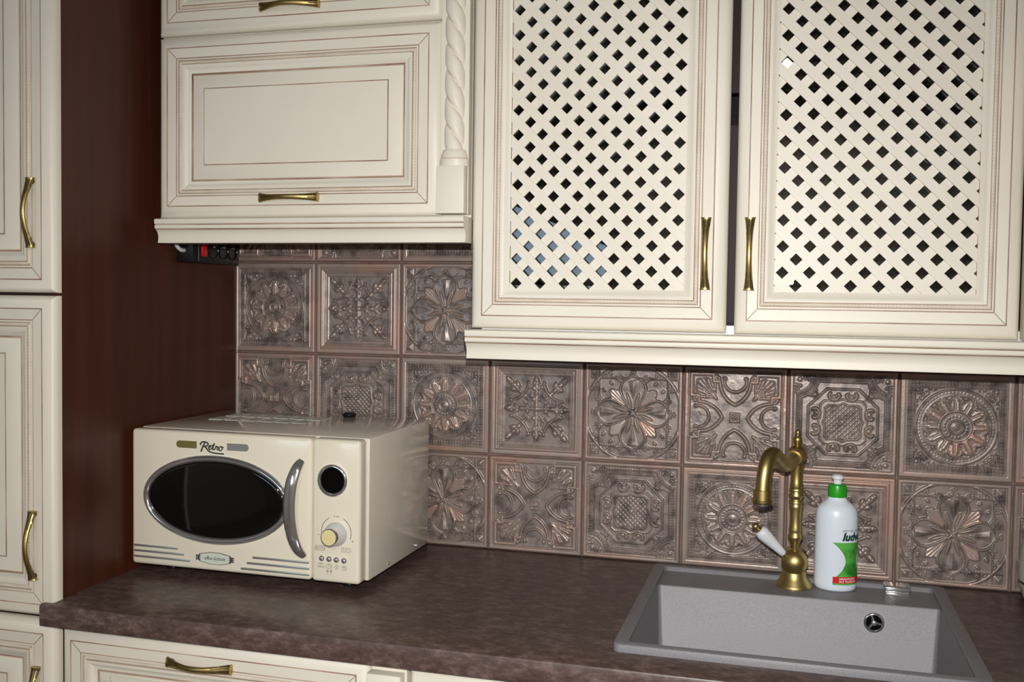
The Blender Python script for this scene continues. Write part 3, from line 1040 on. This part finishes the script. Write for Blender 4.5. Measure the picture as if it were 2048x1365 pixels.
# worktop with a cut-out for the sink
SX0, SX1, SY0, SY1 = 0.9560, 1.4810, -0.5360, -0.0460      # sink rim
HX0, HX1, HY0, HY1 = SX0 + .010, SX1 - .010, SY0 + .010, SY1 - .010
wt = MB()
CY0 = -0.6050
TH_ = 0.038
r_ = 0.004
nose = [(HY0, CT), (CY0 + r_, CT), (CY0 + r_ * .3, CT - r_ * .3), (CY0, CT - r_), (CY0, CT - TH_ + r_), (CY0 + r_ * .3, CT - TH_ + r_ * .3), (CY0 + r_, CT - TH_), (HY0, CT - TH_)]
wt.extrude_x(nose, 0.0112, 2.0)
wt.extrude_x([(y, z) for y, z in [(-0.5635 - 0.0015, CT), (CY0 + r_, CT), (CY0 + r_ * .3, CT - r_ * .3), (CY0, CT - r_), (CY0, CT - TH_ + r_), (CY0 + r_ * .3, CT - TH_ + r_ * .3), (CY0 + r_, CT - TH_), (-0.5635 - 0.0015, CT - TH_)] if y < -0.590] + [(-0.5925, CT - TH_), (-0.5925, CT)], PX - 0.0120, 0.0112)
wt.box(PX + 0.0005, HX0, HY0, 0.0045, CT - TH_, CT)
wt.box(HX1, 2.0, HY0, 0.0045, CT - TH_, CT)
wt.box(HX0, HX1, HY1, 0.0045, CT - TH_, CT)
top = wt.obj('countertop', stone, None, smooth=40)
top['label'] = 'brown mottled stone-look countertop with a rounded front edge'
top['category'] = 'countertop'

# ------------------------------------------------------------------ sink
sk = thing('sink', 'grey granite composite sink set into the brown countertop', 'sink', (SX0, SY0, CT))
SW, SD = SX1 - SX0, SY1 - SY0
ST = 0.0125                      # rim height
LZ = 0.004                       # ledge level
ix0, ix1 = 0.0210, SW - 0.0210   # recess
iy0, iy1 = 0.0170, SD - 0.0210
by1 = SD - 0.122                 # rear wall of the bowl
DEP = -0.195


def loop(x0, x1, y0, y1, z, r, n=5):
    pts = []
    for (cx, cy, a0) in ((x1 - r, y1 - r, 0), (x0 + r, y1 - r, PI / 2), (x0 + r, y0 + r, PI), (x1 - r, y0 + r, 1.5 * PI)):
        for k in range(n + 1):
            a = a0 + PI / 2 * k / n
            pts.append((cx + r * math.cos(a), cy + r * math.sin(a), z))
    return pts


def bridge(mb, loops, cap0=False, cap1=True, mat=0):
    base = len(mb.v)
    n = len(loops[0])
    for l in loops:
        mb.v += l
    for i in range(len(loops) - 1):
        for k in range(n):
            j = (k + 1) % n
            mb.f.append((base + i * n + k, base + i * n + j, base + (i + 1) * n + j, base + (i + 1) * n + k)); mb.m.append(mat)
    if cap0:
        mb.f.append(tuple(base + k for k in range(n))); mb.m.append(mat)
    if cap1:
        e = base + (len(loops) - 1) * n
        mb.f.append(tuple(e + k for k in range(n))); mb.m.append(mat)


sb = MB()
# rim and outer face, going over and into the recess
bridge(sb, [loop(0, SW, 0, SD, 0.0002, .012), loop(0, SW, 0, SD, ST - .0018, .012), loop(.0006, SW - .0006, .0006, SD - .0006, ST - .0006, .012), loop(.002, SW - .002, .002, SD - .002, ST, .011),
            loop(ix0 - .0015, ix1 + .0015, iy0 - .0015, iy1 + .0015, ST, .010), loop(ix0, ix1, iy0, iy1, ST - .0015, .009), loop(ix0, ix1, iy0, iy1, LZ, .009)], cap1=False)
# ledge behind the bowl
sb.add([(ix0 - .001, by1, LZ), (ix1 + .001, by1, LZ), (ix1 + .001, iy1 + .001, LZ), (ix0 - .001, iy1 + .001, LZ)], [(0, 1, 2, 3)])
bridge(sb, [loop(ix0, ix1, iy0, by1, LZ + .0001, .006), loop(ix0 + .001, ix1 - .001, iy0 + .001, by1 - .0016, LZ - .002, .006), loop(ix0 + .006, ix1 - .006, iy0 + .006, by1 - .006, DEP + .02, .012), loop(ix0 + .02, ix1 - .02, iy0 + .02, by1 - .02, DEP, .012)])
sb.obj('basin', sink_m, sk, smooth=40)
ov = MB()
ovx, ovz = 1.3530 - SX0, -0.0285
ovy = by1 - 0.0030
ov.lathe([(0.0172, -0.002), (0.0172, 0.0022), (0.0160, 0.0034), (0.0142, 0.0036), (0.0130, 0.0024), (0.0126, 0.0006)], 36, ovx, ovy, ovz, 0, 'y', mats=[0, 0, 0, 0, 1])
ovr = ov.obj('overflow', [chrome, black_deep], sk, smooth=50)
for k in range(3):
    a = PI / 2 + k * 2 * PI / 3 + 0.35
    s_ = MB().tube([(ovx, ovy - .0022, ovz), (ovx + .0132 * math.cos(a), ovy - .0022, ovz + .0132 * math.sin(a))], [0.0028, 0.0020], 8)
    s_.obj('spoke', chrome, ovr)
MB().lathe([(0.0044, 0.001), (0.0044, 0.004), (0.0030, 0.0052), (0.0010, 0.0056)], 20, ovx, ovy, ovz, 0, 'y').obj('screw', chrome_soft, ovr)
# chrome pop-up waste control on the ledge
dk = MB()
dx_, dy_ = 1.3960 - SX0, -0.0955 - SY0
dk.rbox(dx_ - .0225, dx_ + .0225, dy_ - .019, dy_ + .017, LZ + .009, LZ + .0185, .0035, 3)
dk.rbox(dx_ - .0205, dx_ + .0205, dy_ - .015, dy_ + .015, LZ, LZ + .0095, .002, 2)
dko = dk.obj('drain_control', chrome, sk)
dko['label'] = 'square chrome drain knob on the sink ledge'

# ------------------------------------------------------------------ faucet
fc = thing('faucet', 'antique brass kitchen faucet with a white porcelain lever', 'faucet', (1.2185, -0.0985, CT + LZ))
L0 = 0.0
MB().lathe([(.0330, 0), (.0335, .002), (.0320, .0045), (.0308, .007), (.0262, .014), (.0222, .023), (.0204, .033), (.0200, .043), (.0200, .052)], 40).obj('base', brass, fc, smooth=50)
# the round body lies along y with a domed front
MB().lathe([(.0215, -.026), (.0236, -.022), (.0236, .010), (.0240, .0110), (.0240, .0128), (.0230, .0135), (.0216, .0190), (.0185, .0242), (.0130, .0288), (.0065, .0312), (.0012, .0318)], 40, 0, 0, .0475, 0, 'y').obj('valve_body', brass, fc, smooth=45)
MB().lathe([(.0070, .066), (.0082, .075), (.0100, .083), (.0132, .0885), (.0135, .0935), (.0122, .0960), (.0112, .1000), (.0120, .1030), (.0122, .1055),
            (.0112, .112), (.0108, .125), (.0114, .139), (.0124, .1465), (.0128, .1490), (.0118, .1510), (.0116, .1535), (.0132, .1550), (.0132, .1580), (.0112, .1600),
            (.0112, .1625), (.0136, .1665), (.0138, .1695), (.0112, .1735), (.0112, .1760), (.0130, .1775), (.0130, .1805), (.0116, .1825), (.0124, .1845),
            (.0112, .192), (.0108, .203), (.0114, .216), (.0128, .2230), (.0130, .2255), (.0112, .2270), (.0110, .2295), (.0128, .2310), (.0128, .2335), (.0100, .2350)], 36).obj('column', brass, fc, smooth=45)
cap_ = MB()
cap_.lathe([(.0085, .2335)] + [(.0178 * math.cos(a), .2440 + .0178 * math.sin(a)) for a in np.linspace(-0.95, 1.25, 14)] + [(.0052, .2625)], 32)
cap_.obj('swivel_ball', brass, fc, smooth=60)
MB().lathe([(.0050, .2605), (.0066, .2620), (.0050, .2640), (.0072, .2665), (.0086, .2710), (.0072, .2755), (.0038, .2785), (.0034, .2800), (.0048, .2830), (.0048, .2860), (.0030, .2890), (.0008, .2900)], 24).obj('finial', brass, fc, smooth=60)


def fl_(x, y, z):
    return (x - 1.2185, y + 0.0985, z - LZ)


sp = smooth_path([fl_(1.2170, -.106, .2480), fl_(1.2110, -.135, .2440), fl_(1.2040, -.165, .2395), fl_(1.1960, -.195, .2425), fl_(1.1870, -.222, .2560), fl_(1.1790, -.244, .2670), fl_(1.1715, -.262, .2640), fl_(1.1665, -.274, .2490), fl_(1.1640, -.279, .2300), fl_(1.1630, -.281, .2110)], 7)
MB().tube(sp, 0.0125, 24).obj('spout', brass, fc, smooth=60)
MB().tube(smooth_path([fl_(1.2190, -.100, .2485), fl_(1.2125, -.130, .2450)], 2), 0.0138, 24).obj('spout_collar', brass, fc)
aer = Vector(fl_(1.1628, -.2812, .2110))
ae = MB().lathe([(.0110, -.0230), (.0160, -.0225), (.0172, -.0195), (.0172, -.0170), (.0156, -.0160), (.0156, .0005), (.0128, .0010)], 32, aer.x, aer.y, aer.z).obj('aerator', brass, fc, smooth=40)
MB().lathe([(.0085, -.0262), (.0090, -.0225)], 20, aer.x, aer.y, aer.z).obj('aerator_screen', chrome_soft, ae)
lv0, lv1 = Vector(fl_(1.2020, -.118, .0640)), Vector(fl_(1.1530, -.135, .1130))
ldir = (lv1 - lv0).normalized()
le = MB().tube([lv0 - ldir * .012, lv0 + ldir * .006], .0042, 14).obj('lever', brass, fc)
MB().tube([lv0 + ldir * k for k in (.004, .0055, .012, .03, .048, .060, .0665, .0695)], [.0045, .0066, .0072, .0094, .0118, .0126, .0108, .0060], 24).obj('porcelain_grip', porcelain, le, smooth=60)
MB().tube([lv0 + ldir * k for k in (.068, .0700, .0715, .0730, .0745, .0775, .0810, .0835, .0850)], [.0070, .0072, .0040, .0038, .0052, .0072, .0068, .0040, .0010], 20).obj('tip', brass, le, smooth=60)

# ------------------------------------------------------------------ dish soap bottle
bt = thing('soap_bottle', 'white dish soap bottle with a green cap standing on the sink ledge', 'bottle', (1.2905, -0.0885, CT + LZ), math.radians(0))
BR = [(.0300, 0.0), (.0345, .0012), (.0368, .005), (.0376, .012), (.0378, .040), (.0375, .075), (.0371, .110), (.0368, .132), (.0356, .1430), (.0324, .1510), (.0262, .1570), (.0196, .1618), (.0164, .1662), (.0155, .1710)]
SYB = 0.80
MB().lathe(BR, 56, sy=SYB).obj('body', bottle_m, bt, smooth=60)
MB().lathe([(.0150, .1690), (.0164, .1692), (.0166, .1710), (.0166, .1860), (.0155, .1905), (.0100, .1925), (.0090, .1930)], 36).obj('cap', cap_green, bt, smooth=40)
MB().lathe([(.0076, .1925), (.0076, .2000), (.0100, .2015), (.0106, .2035), (.0102, .2065), (.0075, .2090), (.0030, .2100), (.0008, .2101)], 28).obj('nozzle', white_pl, bt, smooth=50)


def bottle_r(z):
    for (r0, z0), (r1, z1) in zip(BR, BR[1:]):
        if z0 <= z <= z1:
            return r0 + (r1 - r0) * (z - z0) / (z1 - z0)
    return .02


def on_bottle(az, z, off):
    """az measured from -y (towards the viewer), positive to +x"""
    r = bottle_r(z) + off
    return (r * math.sin(az), -r * SYB * math.cos(az), z)


AZ = 0.80            # direction the printed face looks


def wrap(mb, x0f, x1f, z0, z1, off, mat=0, nx=24, nz=24):
    base = len(mb.v)
    for j in range(nz + 1):
        z = z0 + (z1 - z0) * j / nz
        a0, a1 = x0f(z) / .0372, x1f(z) / .0372
        for i in range(nx + 1):
            mb.v.append(on_bottle(AZ + a0 + (a1 - a0) * i / nx, z, off))
    for j in range(nz):
        for i in range(nx):
            a = base + j * (nx + 1) + i
            mb.f.append((a, a + 1, a + nx + 2, a + nx + 1)); mb.m.append(mat)


def hour(z):
    t = (z - .024) / (.089 - .024)
    return -(.0135 + .0215 * abs(2 * t - 1.0) ** 1.9)


lb = MB()
wrap(lb, lambda z: hour(z), lambda z: -hour(z), .0235, .0905, .00025)
lbo = lb.obj('label', label_green, bt)
rb = MB()
wrap(rb, lambda z: -.0352, lambda z: .0352, .0165, .0285, .0005, 0, 24, 3)
rb.obj('red_band', label_red, lbo)
gb = MB()
wrap(gb, lambda z: -.0352, lambda z: .0352, .0135, .0165, .0004, 0, 24, 2)
gb.obj('green_edge', label_green, lbo)


def bottle_text(name, body, size, u0, z0, mat, bold=0, shear=0, off=.0007):
    me = text_mesh(body, size, 0, bold, shear, 'LEFT')
    for v in me.vertices:
        a, b, c = v.co
        v.co = on_bottle(AZ + (u0 + a) / .0372, z0 + b, off)
    me.materials.clear(); me.materials.append(mat)
    for p in me.polygons:
        p.material_index = 0
    return link(name, me, lbo)


bottle_text('lettering', 'ludwik', .0195, -.0205, .1005, label_dkgreen, .0009, .28)
bottle_text('lettering', 'płyn do naczyń', .0072, -.0195, .1125, label_grey)
bottle_text('lettering', 'NIEZAWODNY', .0048, -.0245, .0247, white_pl, .0001)
bottle_text('lettering', 'DLA TŁUSZCZU', .0048, -.0245, .0197, white_pl, .0001)
# embossed dots on the plain side
em = MB()
for k in range(26):
    a = 2 * PI * k / 26
    u, z = -.058 + .0145 * math.cos(a), .058 + .027 * math.sin(a)
    p = Vector(on_bottle(AZ + u / .0372, z, 0))
    em.lathe([(.0008, -.0002), (.0006, .0004), (.0002, .0006)], 8, p.x, p.y, p.z, 0, 'y')
em.obj('embossed_dots', bottle_m, bt)

# ------------------------------------------------------------------ green pot at the right edge
pt = thing('enamel_pot', 'pale green enamel pot with a black rim at the right edge', 'pot', (1.6600, -0.1300, CT))
MB().lathe([(.046, 0), (.050, .002), (.0590, .015), (.0660, .032), (.0705, .050), (.0712, .0535)], 48).obj('body', pot_m, pt, smooth=60)
MB().lathe([(.0700, .0535), (.0728, .0540), (.0734, .0555), (.0726, .0572), (.0700, .0575)], 48).obj('rim', pot_rim, pt, smooth=60)
MB().lathe([(.0712, .0573), (.0715, .060), (.0700, .085), (.0665, .120), (.0600, .150), (.0480, .172), (.0300, .184), (.0100, .188)], 48).obj('lid', pot_m, pt, smooth=60)
MB().lathe([(.0060, .187), (.0055, .196), (.0105, .202), (.0125, .209), (.0100, .215), (.0040, .218)], 24).obj('knob', pot_rim, pt, smooth=60)

# ------------------------------------------------------------------ upper cabinets
UY = -0.340
ul = thing('upper_cabinet', 'cream wall cabinet with two panelled flap doors above the microwave', 'cabinet', (0, 0, 0))
ub = MB().box(0.036, 0.6560, -0.317, -0.006, CT + 0.6640, 2.30).obj('body', cream, ul)
panel_door('flap_door', 0.0370, 0.6040, CT + 0.6690, CT + 1.0085, UY, ul, (0.3155, CT + 0.7045, False))
panel_door('flap_door', 0.0370, 0.6040, CT + 1.0120, CT + 1.3500, UY, ul, (0.3150, CT + 1.0500, False))
twisted_pilaster(0.6045, 0.6555, CT + 0.6715, 2.30, UY, ul)
pelmet('pelmet', 0.0490, 0.6575, CT + 0.6665, UY + 0.022, ul, out=0.046, H=0.0450)

ur = thing('upper_cabinet', 'cream wall cabinet with two lattice doors above the sink', 'cabinet', (0, 0, 0))
RB0, RB1, RBZ0, RBZ1 = 0.6600, 1.6050, CT + 0.4700, 2.30
sh = MB()
sh.box(RB0, RB0 + .018, -0.317, -0.006, RBZ0, RBZ1)
sh.box(RB1 - .018, RB1, -0.317, -0.006, RBZ0, RBZ1)
sh.box(RB0 + .018, RB1 - .018, -0.317, -0.006, RBZ1 - .018, RBZ1)
sh.box(RB0 + .018, RB1 - .018, -0.012, -0.006, RBZ0, RBZ1 - .018)
sh.obj('body', interior, ur)
MB().box(RB0 + .018, RB1 - .018, -0.317, -0.012, RBZ0, RBZ0 + .016).obj('bottom_board', white_board, ur)
for zz in (CT + 0.865, CT + 1.13):
    MB().box(RB0 + .0185, RB1 - .0185, -0.290, -0.013, zz, zz + .006).obj('shelf', glass_m, ur, smooth=0)
lattice_door('lattice_door', 0.6620, 1.0990, CT + 0.4740, CT + 1.2600, UY, ur, 1.0650, CT + 0.6030, (0.7420, CT + 0.5530))
lattice_door('lattice_door', 1.1118, 1.5350, CT + 0.4730, CT + 1.2600, UY, ur, 1.1345, CT + 0.6025, (1.1856, CT + 0.5735), 0.89, 0.0420)
twisted_pilaster(1.5385, 1.5895, CT + 0.4735, 2.30, UY, ur, block_h=0.118)
pelmet('pelmet', 0.6620, 1.6060, CT + 0.4715, UY + 0.022, ur, out=0.046, H=0.0500)

# ------------------------------------------------------------------ microwave
MWW, MWD, MWH, MZ = 0.4700, 0.3280, 0.2555, 0.0180
mw = thing('microwave', 'retro cream microwave oven with an oval door window', 'microwave', (0.0165, -0.3900, CT), -0.0073)
cs = MB()
cs.rbox(0.0015, MWW + .0005, 0.0300, MWD, MZ + .0005, MZ + MWH + .001, 0.003, 2)
cs.obj('casing', mw_case, mw)
for fx in (0.05, MWW - 0.05):
    for fy in (0.06, MWD - 0.05):
        MB().lathe([(.012, 0), (.014, .002), (.014, MZ + .001)], 16, fx, fy, 0).obj('foot', black_pl, mw)
SEAM = 0.3720
# door: rounded slab with an oval hole filled by the window
door = MB().rbox(0, SEAM - .0004, 0, 0.0320, MZ, MZ + MWH, 0.0075, 4).obj('door', mw_cream, mw)
ctrl = MB().rbox(SEAM + .0004, MWW - .004, 0, 0.0320, MZ, MZ + MWH, 0.0075, 4).obj('control_panel', mw_cream, mw)
EX, EZ, EA, EBz = 0.1785, 0.1500, 0.1520, 0.0820


def oval_ring(mb, prof, cx, cz, a, b, seg=96, mat=0, mats=None):
    """prof = (inset, out) rings of an oval standing on y = 0 facing -y"""
    base = len(mb.v)
    for (d, o) in prof:
        for k in range(seg):
            t = 2 * PI * k / seg
            mb.v.append((cx + (a - d) * math.cos(t), -o, cz + (b - d) * math.sin(t)))
    for i in range(len(prof) - 1):
        for k in range(seg):
            j = (k + 1) % seg
            mb.f.append((base + i * seg + k, base + i * seg + j, base + (i + 1) * seg + j, base + (i + 1) * seg + k))
            mb.m.append(mats[i] if mats else mat)
    return base + (len(prof) - 1) * seg


wr = MB()
oval_ring(wr, [(0, -.001), (.0004, .0015), (.0014, .0018), (.0026, .0010), (.0030, .0012), (.0040, .0042), (.0060, .0050), (.0085, .0044), (.0110, .0022), (.0120, .0004)], EX, EZ, EA, EBz, mats=[0, 0, 0, 1, 0, 0, 0, 0, 0])
wro = wr.obj('window_trim', [chrome, black_pl], door, smooth=70)
wg = MB()
e = oval_ring(wg, [(.0110, .0003), (.0115, .0012), (.0180, .0016), (.040, .0022), (.060, .0025)], EX, EZ, EA, EBz)
wg.f.append(tuple(range(e, e + 96))); wg.m.append(0)
wg.obj('window', mw_glass, door, smooth=70)
# bow door handle in chrome
hp = [(0.3535, .0006, 0.2325), (0.3480, .010, 0.2200), (0.3425, .0165, 0.1980), (0.3395, .019, 0.1700), (0.3390, .0195, 0.1470), (0.3405, .019, 0.1240), (0.3450, .0165, 0.0960), (0.3520, .010, 0.0740), (0.3585, .0006, 0.0620)]
hs = smooth_path([(x, -o, z) for x, o, z in hp], 6)
hb = MB()
SEGH = 18
for i, p in enumerate(hs):
    t = (hs[min(i + 1, len(hs) - 1)] - hs[max(i - 1, 0)]).normalized()
    side = Vector((0, 1, 0)).cross(t).normalized()
    outv = t.cross(side)
    u = abs(2 * i / (len(hs) - 1) - 1)
    w = 0.0120 * (1 - 0.42 * u ** 3)
    for k in range(SEGH):
        a = 2 * PI * k / SEGH
        hb.v.append(tuple(p + side * w * math.cos(a) + outv * 0.0048 * math.sin(a)))
for i in range(len(hs) - 1):
    for k in range(SEGH):
        j = (k + 1) % SEGH
        hb.f.append((i * SEGH + k, i * SEGH + j, (i + 1) * SEGH + j, (i + 1) * SEGH + k)); hb.m.append(0)
hb.f.append(tuple(range(SEGH))); hb.m.append(0)
hb.f.append(tuple((len(hs) - 1) * SEGH + k for k in range(SEGH))); hb.m.append(0)
hb.obj('door_handle', chrome, door, smooth=70)


def pill(x0, x1, z0, z1, round_left, mat, th=.0014):
    mb = MB()
    r = (z1 - z0) / 2
    zc = (z0 + z1) / 2
    pts = []
    if round_left:
        pts += [(x0 + r - r * math.sin(a), zc + r * math.cos(a)) for a in np.linspace(0, PI, 12)] + [(x1, z0), (x1, z1)]
    else:
        pts += [(x0, z1), (x0, z0)] + [(x1 - r + r * math.sin(a), zc - r * math.cos(a)) for a in np.linspace(0, PI, 12)]
    n = len(pts)
    v = [(x, .0002, z) for x, z in pts] + [(x, -th, z) for x, z in pts]
    mb.add(v, [tuple(range(n)), tuple(range(2 * n - 1, n - 1, -1))] + [(i, (i + 1) % n, n + (i + 1) % n, n + i) for i in range(n)])
    return mb.obj('badge_bar', mat, door)


pill(0.0975, 0.1400, 0.2430, 0.2560, True, olive_reflect)
pill(0.2035, 0.2475, 0.2430, 0.2560, False, chrome_soft)
# "Retro" in raised script
rt = MB()


def stroke(pts, w=.0016, sx=1.0, ox=0.1465, oz=0.2405):
    P = smooth_path([(ox + p[0] * .001, oz + p[1] * .001, 0) for p in pts], 5)
    rt.ribbon([(p.x, p.y) for p in P], w * 1.5, 0.0, .0012)


stroke([(3, -3), (5, 3), (8, 9), (10.5, 13.5)], .0019)
stroke([(1.5, 9), (2, 12.5), (7, 15.5), (13, 15), (17, 13), (16.5, 9.5), (12, 7.5), (7.5, 7)], .0018)
stroke([(11, 7.2), (14, 4), (17, .5), (22, -2.5), (30, -4), (40, -4.6), (50, -4.6)], .0017)
stroke([(18.5, 5.5), (22, 6.5), (23.5, 9), (21.5, 9.6), (19, 7), (19, 3.5), (21.5, 2), (25, 4)], .0014)
stroke([(25, 4), (28.5, 10), (30.5, 14), (27.5, 6), (27.5, 2.5), (30, 2.2), (32.5, 5)], .0014)
stroke([(25.5, 10), (31.5, 10.4)], .0012)
stroke([(32.5, 5), (34.5, 9.2), (35, 7.5), (38, 8), (36.5, 4.5), (37, 2.2), (39.5, 3)], .0014)
stroke([(45.5, 8), (42.5, 8.4), (40, 5), (41, 1.8), (44.5, 1.6), (47, 5), (45.5, 8), (47.5, 7), (50, 7.4)], .0014)
rt.obj('lettering', retro_grey, door, smooth=0)
# decorative ribs
for (x0, x1, z) in ((0.0065, 0.1010, 0.0543), (0.0065, 0.1140, 0.0443), (0.0065, 0.1265, 0.0336), (0.2560, 0.3690, 0.0508), (0.2445, 0.3690, 0.0399), (0.2325, 0.3690, 0.0287)):
    MB().rbox(x0, x1, -.0020, .0004, z - .0021, z + .0021, .0009, 2).obj('chrome_rib', chrome_soft, door)
# maker's plate
bp = MB()
cx, cz = 0.1785, 0.0420
octp = [(-.030, .0065), (-.010, .0105), (.010, .0105), (.030, .0065), (.0335, 0), (.030, -.0065), (.010, -.0105), (-.010, -.0105), (-.030, -.0065), (-.0335, 0)]


def plate(mb, s, o0, o1, mat):
    n = len(octp)
    v = [(cx + x * s, -o0, cz + z * s) for x, z in octp] + [(cx + x * s, -o1, cz + z * s) for x, z in octp]
    mb.add(v, [tuple(range(n)), tuple(range(2 * n - 1, n - 1, -1))] + [(i, (i + 1) % n, n + (i + 1) % n, n + i) for i in range(n)], mat)


plate(bp, 1.07, -.0002, .0010, 0)
plate(bp, 0.99, .0009, .0014, 1)
for s in (-1, 1):
    for k in (-1, 0, 1):
        bp.box(cx + s * .0345 - .0048, cx + s * .0345 + .0048, -.0016, 0, cz + k * .0034 - .0011, cz + k * .0034 + .0011, 0)
bpo = bp.obj('maker_plate', [retro_grey, pale_badge], door, smooth=0)
flat_text('lettering', 'efbe-Schott', .0094, cx, -.0014, cz, retro_grey, bpo, .00005, .25, th=.0002)
# control panel fittings
DX, DZ = 0.4137, 0.2010
MB().lathe([(.0288, -.001), (.0288, .0030), (.0272, .0046), (.0248, .0048), (.0232, .0034), (.0226, .0012)], 48, DX, 0, DZ, 0, 'y').obj('display_ring', chrome, ctrl, smooth=45)
MB().lathe([(.0228, .0008), (.0225, .0016), (.010, .0018)], 48, DX, 0, DZ, 0, 'y').obj('display', black_gloss, ctrl, smooth=45)
KX, KZ = 0.4205, 0.1060
kn = MB().lathe([(.0215, -.001), (.0210, .004), (.0180, .016), (.0160, .0185), (.0160, .0190)], 40, KX, 0, KZ, 0, 'y').obj('knob', knob_skirt, ctrl, smooth=45)
MB().lathe([(.0158, .0185), (.0163, .0190), (.0163, .0270), (.0152, .0285), (.0138, .0287)], 40, KX, 0, KZ, 0, 'y').obj('knob_ring', chrome, kn, smooth=40)
MB().lathe([(.0138, .0280), (.0136, .0291), (.0060, .0295)], 40, KX, 0, KZ, 0, 'y').obj('knob_face', knob_face, kn, smooth=40)
for bx, bz in ((0.3935, 0.0610), (0.4080, 0.0608), (0.4222, 0.0604), (0.4368, 0.0601)):
    MB().lathe([(.0056, -.001), (.0054, .0010), (.0046, .0028), (.0030, .0040), (.0008, .0045)], 24, bx, 0, bz, 0, 'y').obj('button', chrome, ctrl, smooth=60)
pr_ = MB()


def circ(cx, cz, r, a0=0, a1=2 * PI, n=28, w=.0007):
    pr_.ribbon([(cx + r * math.cos(a), cz + r * math.sin(a)) for a in np.linspace(a0, a1, n)], w, 0, .0002)


def lines(pts, w=.0006):
    pr_.ribbon(pts, w, 0, .0002)


circ(KX + .0006, KZ + .003, .0285, math.radians(118), math.radians(200), w=.0011)
circ(KX + .0006, KZ + .003, .0285, math.radians(-22), math.radians(62), w=.0011)
lines([(KX - .0345, KZ - .003), (KX - .0315, KZ - .003)], .0008)
lines([(KX + .0300, KZ - .0105), (KX + .0335, KZ - .0105)], .0008); lines([(KX + .03175, KZ - .0123), (KX + .03175, KZ - .0087)], .0008)
lines([(.3800, .0750), (.3990, .0750), (.3990, .0832), (.3800, .0832), (.3800, .0750)], .0006)
# pan / clock symbols
lines([(.4310, .0835), (.4325, .0815), (.4316, .0750), (.4364, .0750), (.4355, .0815), (.4370, .0835)], .0006); lines([(.4318, .0822), (.4362, .0822)], .0006)
lines([(.4382, .0745), (.4402, .0838)], .0006)
circ(.4450, .0790, .0043, w=.0006); lines([(.4450, .0815), (.4450, .0790), (.4468, .0778)], .0006)
circ(.4070, .0475, .0043, w=.0006); lines([(.4070, .0500), (.4070, .0475), (.4086, .0467)], .0006); lines([(.4120, .0432), (.4136, .0520)], .0006)
for s in (-.0034, .0034):
    for a in (0, PI / 3, 2 * PI / 3):
        lines([(.4080 + s - .0030 * math.cos(a), .0388 - .0030 * math.sin(a)), (.4080 + s + .0030 * math.cos(a), .0388 + .0030 * math.sin(a))], .0006)
lines([(.4050, .0358), (.4050, .0325)], .0006); lines([(.4112, .0358), (.4112, .0325)], .0006)
lines([(.4222, .0512), (.4265, .0470), (.4222, .0428), (.4179, .0470), (.4222, .0512)], .0006); lines([(.4222, .0485), (.4222, .0455)], .0007)
circ(.4372, .0465, .0042, w=.0006); lines([(.4345, .0492), (.4399, .0438)], .0006); lines([(.4360, .0488), (.4388, .0488), (.4372, .0470)], .0006)
pr_.obj('printed_symbols', ink, ctrl, smooth=0)['kind'] = 'stuff'
flat_text('lettering', 'AUTO', .0068, .3895, -.0001, .0791, ink, ctrl, th=.0001)
flat_text('lettering', '0 min', .0048, KX + .001, -.0001, KZ + .0315, ink, ctrl, th=.0001)
flat_text('lettering', 'TIME/', .0042, .3915, -.0001, .0508, ink, ctrl, th=.0001)
flat_text('lettering', 'WEIGHT', .0040, .3925, -.0001, .0455, ink, ctrl, th=.0001)
# pale flat patches on the top plate
ZT = MZ + MWH + .0011
for j in range(2):
    for i in range(6):
        x = 0.054 + .0372 * i + .002 * j
        y = 0.172 + .0600 * j
        MB().box(x, x + .0300, y, y + .0500, ZT - .0003, ZT + .0004).obj('top_patch', patch_m, mw, smooth=0)
for sx_, sy_ in ((.09, 0), (.235, 0)):
    MB().lathe([(.0032, -.0005), (.0030, .0010), (.0012, .0016)], 14, MWW + .0005, 0.03 + sx_, MZ + .0105, 0, 'x').obj('screw', chrome_soft, mw)
sps = MB().lathe([(.013, 0), (.014, .002), (.014, .006), (.010, .009)], 24, 0.297, MWD - .012, ZT, 0)
spo = sps.obj('rear_plug', black_pl, mw)
spo['label'] = 'small black cap on the rear edge'

# ------------------------------------------------------------------ power strip under the left cabinet
ps = thing('power_strip', 'black power strip with a red switch on the dark side panel', 'power strip', (PX, 0, CT + 0.590))
MB().rbox(0.0003, 0.038, -0.2320, -0.0560, 0.0, 0.0560, 0.003, 2).obj('body', black_pl, ps)
MB().box(0.0374, 0.0384, -0.2122, -0.2112, 0.004, 0.052).obj('corner_highlight', chrome_soft, ps)  # highlight along the body's corner, put in as a thin pale strip
MB().rbox(0.0360, 0.0412, -0.2020, -0.1840, 0.0130, 0.0400, 0.0015, 2).obj('switch', red_pl, ps)
for yy in (-0.1580, -0.1200, -0.0840):
    so = MB().lathe([(.0178, -.002), (.0178, .0012), (.0165, .0016), (.0158, .0004), (.0150, -.0003)], 32, 0.038, yy, 0.0270, 0, 'x').obj('socket', black_deep, ps, smooth=45)
    MB().lathe([(.0022, -.001), (.0022, .0040), (.0012, .0050)], 12, 0.038, yy, 0.0350, 0, 'x').obj('earth_pin', chrome, so)
MB().tube(smooth_path([(0.018, -0.2310, 0.0240), (0.017, -0.2420, 0.0245), (0.014, -0.2520, 0.0330), (0.012, -0.2560, 0.0500), (0.011, -0.2540, 0.0680), (0.011, -0.2300, 0.0700)], 6), 0.0040, 12).obj('cable', white_cable, ps)
